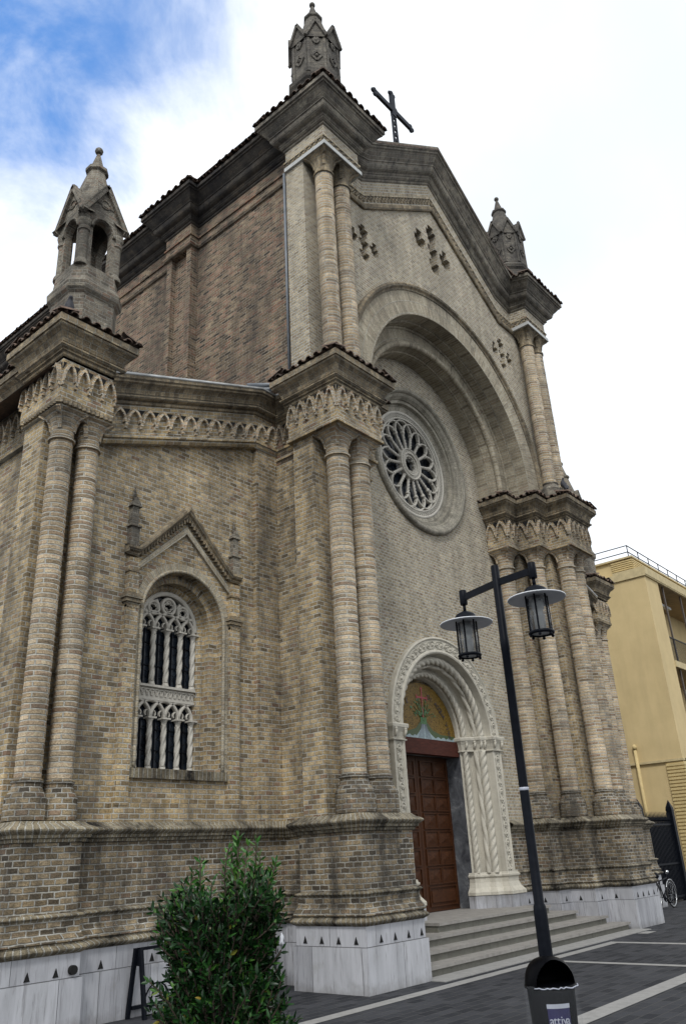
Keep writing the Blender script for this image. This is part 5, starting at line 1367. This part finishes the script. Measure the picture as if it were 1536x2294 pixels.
# ------------------------------------------------------------------ yellow flats
FX, FY = 30.0, 10.0
flat_b = thing('apartment_building', (FX+6, FY+6, 0), 'yellow rendered block of flats with balconies and rooftop railing behind the church', 'building')
def fpart(name, mb, m, parent=None): return mb.build(name, m, parent or flat_b)
mb = MB(); mb.face([(FX, 34, 4.3), (FX, FY, 4.3), (FX, FY, 11.05), (FX, 34, 11.05)]); mb.face([(FX+.06, 34, 0), (FX+.06, FY, 0), (FX+.06, FY, 4.3), (FX+.06, 34, 4.3)])
mb.face([(FX, FY, 4.3), (FX+1.36, FY, 4.3), (FX+1.36, FY, 11.05), (FX, FY, 11.05)])
mb.box(FX+1.37, FX+14, FY+1.5, FY+1.6, 4.3, 11.05); mb.box(FX+.3, FX+14, FY+.02, FY+3, 0, 4.15); mb.face([(FX+1.36, FY, 4.3), (FX+1.36, FY+1.5, 4.3), (FX+1.36, FY+1.5, 11.05), (FX+1.36, FY, 11.05)])
mb.face([(FX, 34, 11.05), (FX, FY, 11.05), (FX+14, FY, 11.05), (FX+14, 34, 11.05)])
mb.box(FX+.3, FX+12, FY+.5, 30, 11.2, 11.98)
fpart('wall', mb, M_YEL)
mb = MB(); mb.box(FX-.06, FX+14, FY-.06, 34, 11.05, 11.32); mb.box(FX-.02, FX+.2, FY-.02, 34, 4.22, 4.30); mb.box(FX-.05, FX+14, FY-.08, FY+1.2, 11.1, 11.42); fpart('roof_edge', mb, M_YTRIM)
for zf in (4.42, 7.72):
    mb = MB(); mb.box(FX+1.36, FX+14, FY-.05, FY+1.5, zf-.02, zf+.22); bal = fpart('balcony_floor', mb, M_YTRIM)
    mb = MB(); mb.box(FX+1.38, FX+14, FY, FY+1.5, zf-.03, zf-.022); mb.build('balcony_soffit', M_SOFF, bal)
    mb = MB(); y = FY+.05
    for i in range(70): x = FX+1.5+i*.12; mb.box(x-.008, x+.008, y-.008, y+.008, zf+.22, zf+1.15)
    mb.box(FX+1.4, FX+10, y-.02, y+.02, zf+1.15, zf+1.19); mb.build('balcony_railing', M_IRON, bal)
    x0 = FX+1.7; z0, z1 = zf+.25, zf+2.75
    mb = MB(); mb.box(x0, x0+2.2, FY+1.42, FY+1.5, z0, z1); wn = fpart('window', mb, M_WFRAME)
    mb = MB(); mb.box(x0+.08, x0+2.12, FY+1.40, FY+1.42, z0+.05, z0+1.3); mb.build('window_pane', M_BPARA, wn)
    mb = MB()
    for i in range(24): mb.box(x0+.05, x0+2.15, FY+1.36, FY+1.4, z0+1.3+i*.05, z0+1.34+i*.05)
    mb.build('roller_shutter', M_SHUT, wn)
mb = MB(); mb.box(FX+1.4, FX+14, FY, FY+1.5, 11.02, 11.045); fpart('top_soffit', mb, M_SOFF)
mb = MB(); mb.box(FX+2.0, FX+2.06, FY+.05, FY+.11, 4.6, 11.05); mb.box(FX+4.0, FX+4.06, FY+.05, FY+.11, 4.6, 11.05); fpart('balcony_post', mb, M_WFRAME)
mb = MB(); mb.box(FX+1.6, FX+4.6, FY+.7, FY+.85, 10.7, 10.8); fpart('awning_case', mb, M_LEAD)
mb = MB()
for i in range(32): z = .5+i*.115; mb.box(FX-.02, FX+.4, FY-.03, FY+.62, z, z+.075)
mb.box(FX+.02, FX+.4, FY, FY+.6, .1, 4.2)
for i in range(32): z = .5+i*.115; mb.box(FX+.4, FX+4, FY-.03, FY+.1, z, z+.075)
fpart('louvre_panel', mb, M_LOUV)
mb = MB()
for i in range(7): z = 11.38+i*.082; mb.box(FX+.24, FX+6, FY+.42, FY+1.3, z, z+.05)
fpart('roof_louvre', mb, M_LOUV)
mb = MB(); mb.box(FX+.2, FX+12.1, FY+.4, 30, 11.98, 12.05); fpart('roof_slab', mb, M_YTRIM)
mb = MB()
for z in (12.25, 12.52): mb.box(FX+.33, FX+.36, FY+.55, 28, z, z+.03); mb.box(FX+.33, FX+12, FY+.55, FY+.58, z, z+.03)
for i in range(10): mb.box(FX+.33, FX+.36, FY+.55+i*1.6, FY+.58+i*1.6, 12.04, 12.55); mb.box(FX+.33+i*1.1, FX+.36+i*1.1, FY+.55, FY+.58, 12.04, 12.55)
fpart('roof_railing', mb, M_IRON)
mb = MB(); mb.tube([(FX-.08, 11.6, .2), (FX-.08, 11.6, 4.75)], .06, 10); mb.lathe((FX-.08, 11.6, 4.75), [(.08, 0), (.08, .12), (.03, .18)], 10); fpart('drain_pipe', mb, M_LOUV)
# low roof glimpsed behind the flats
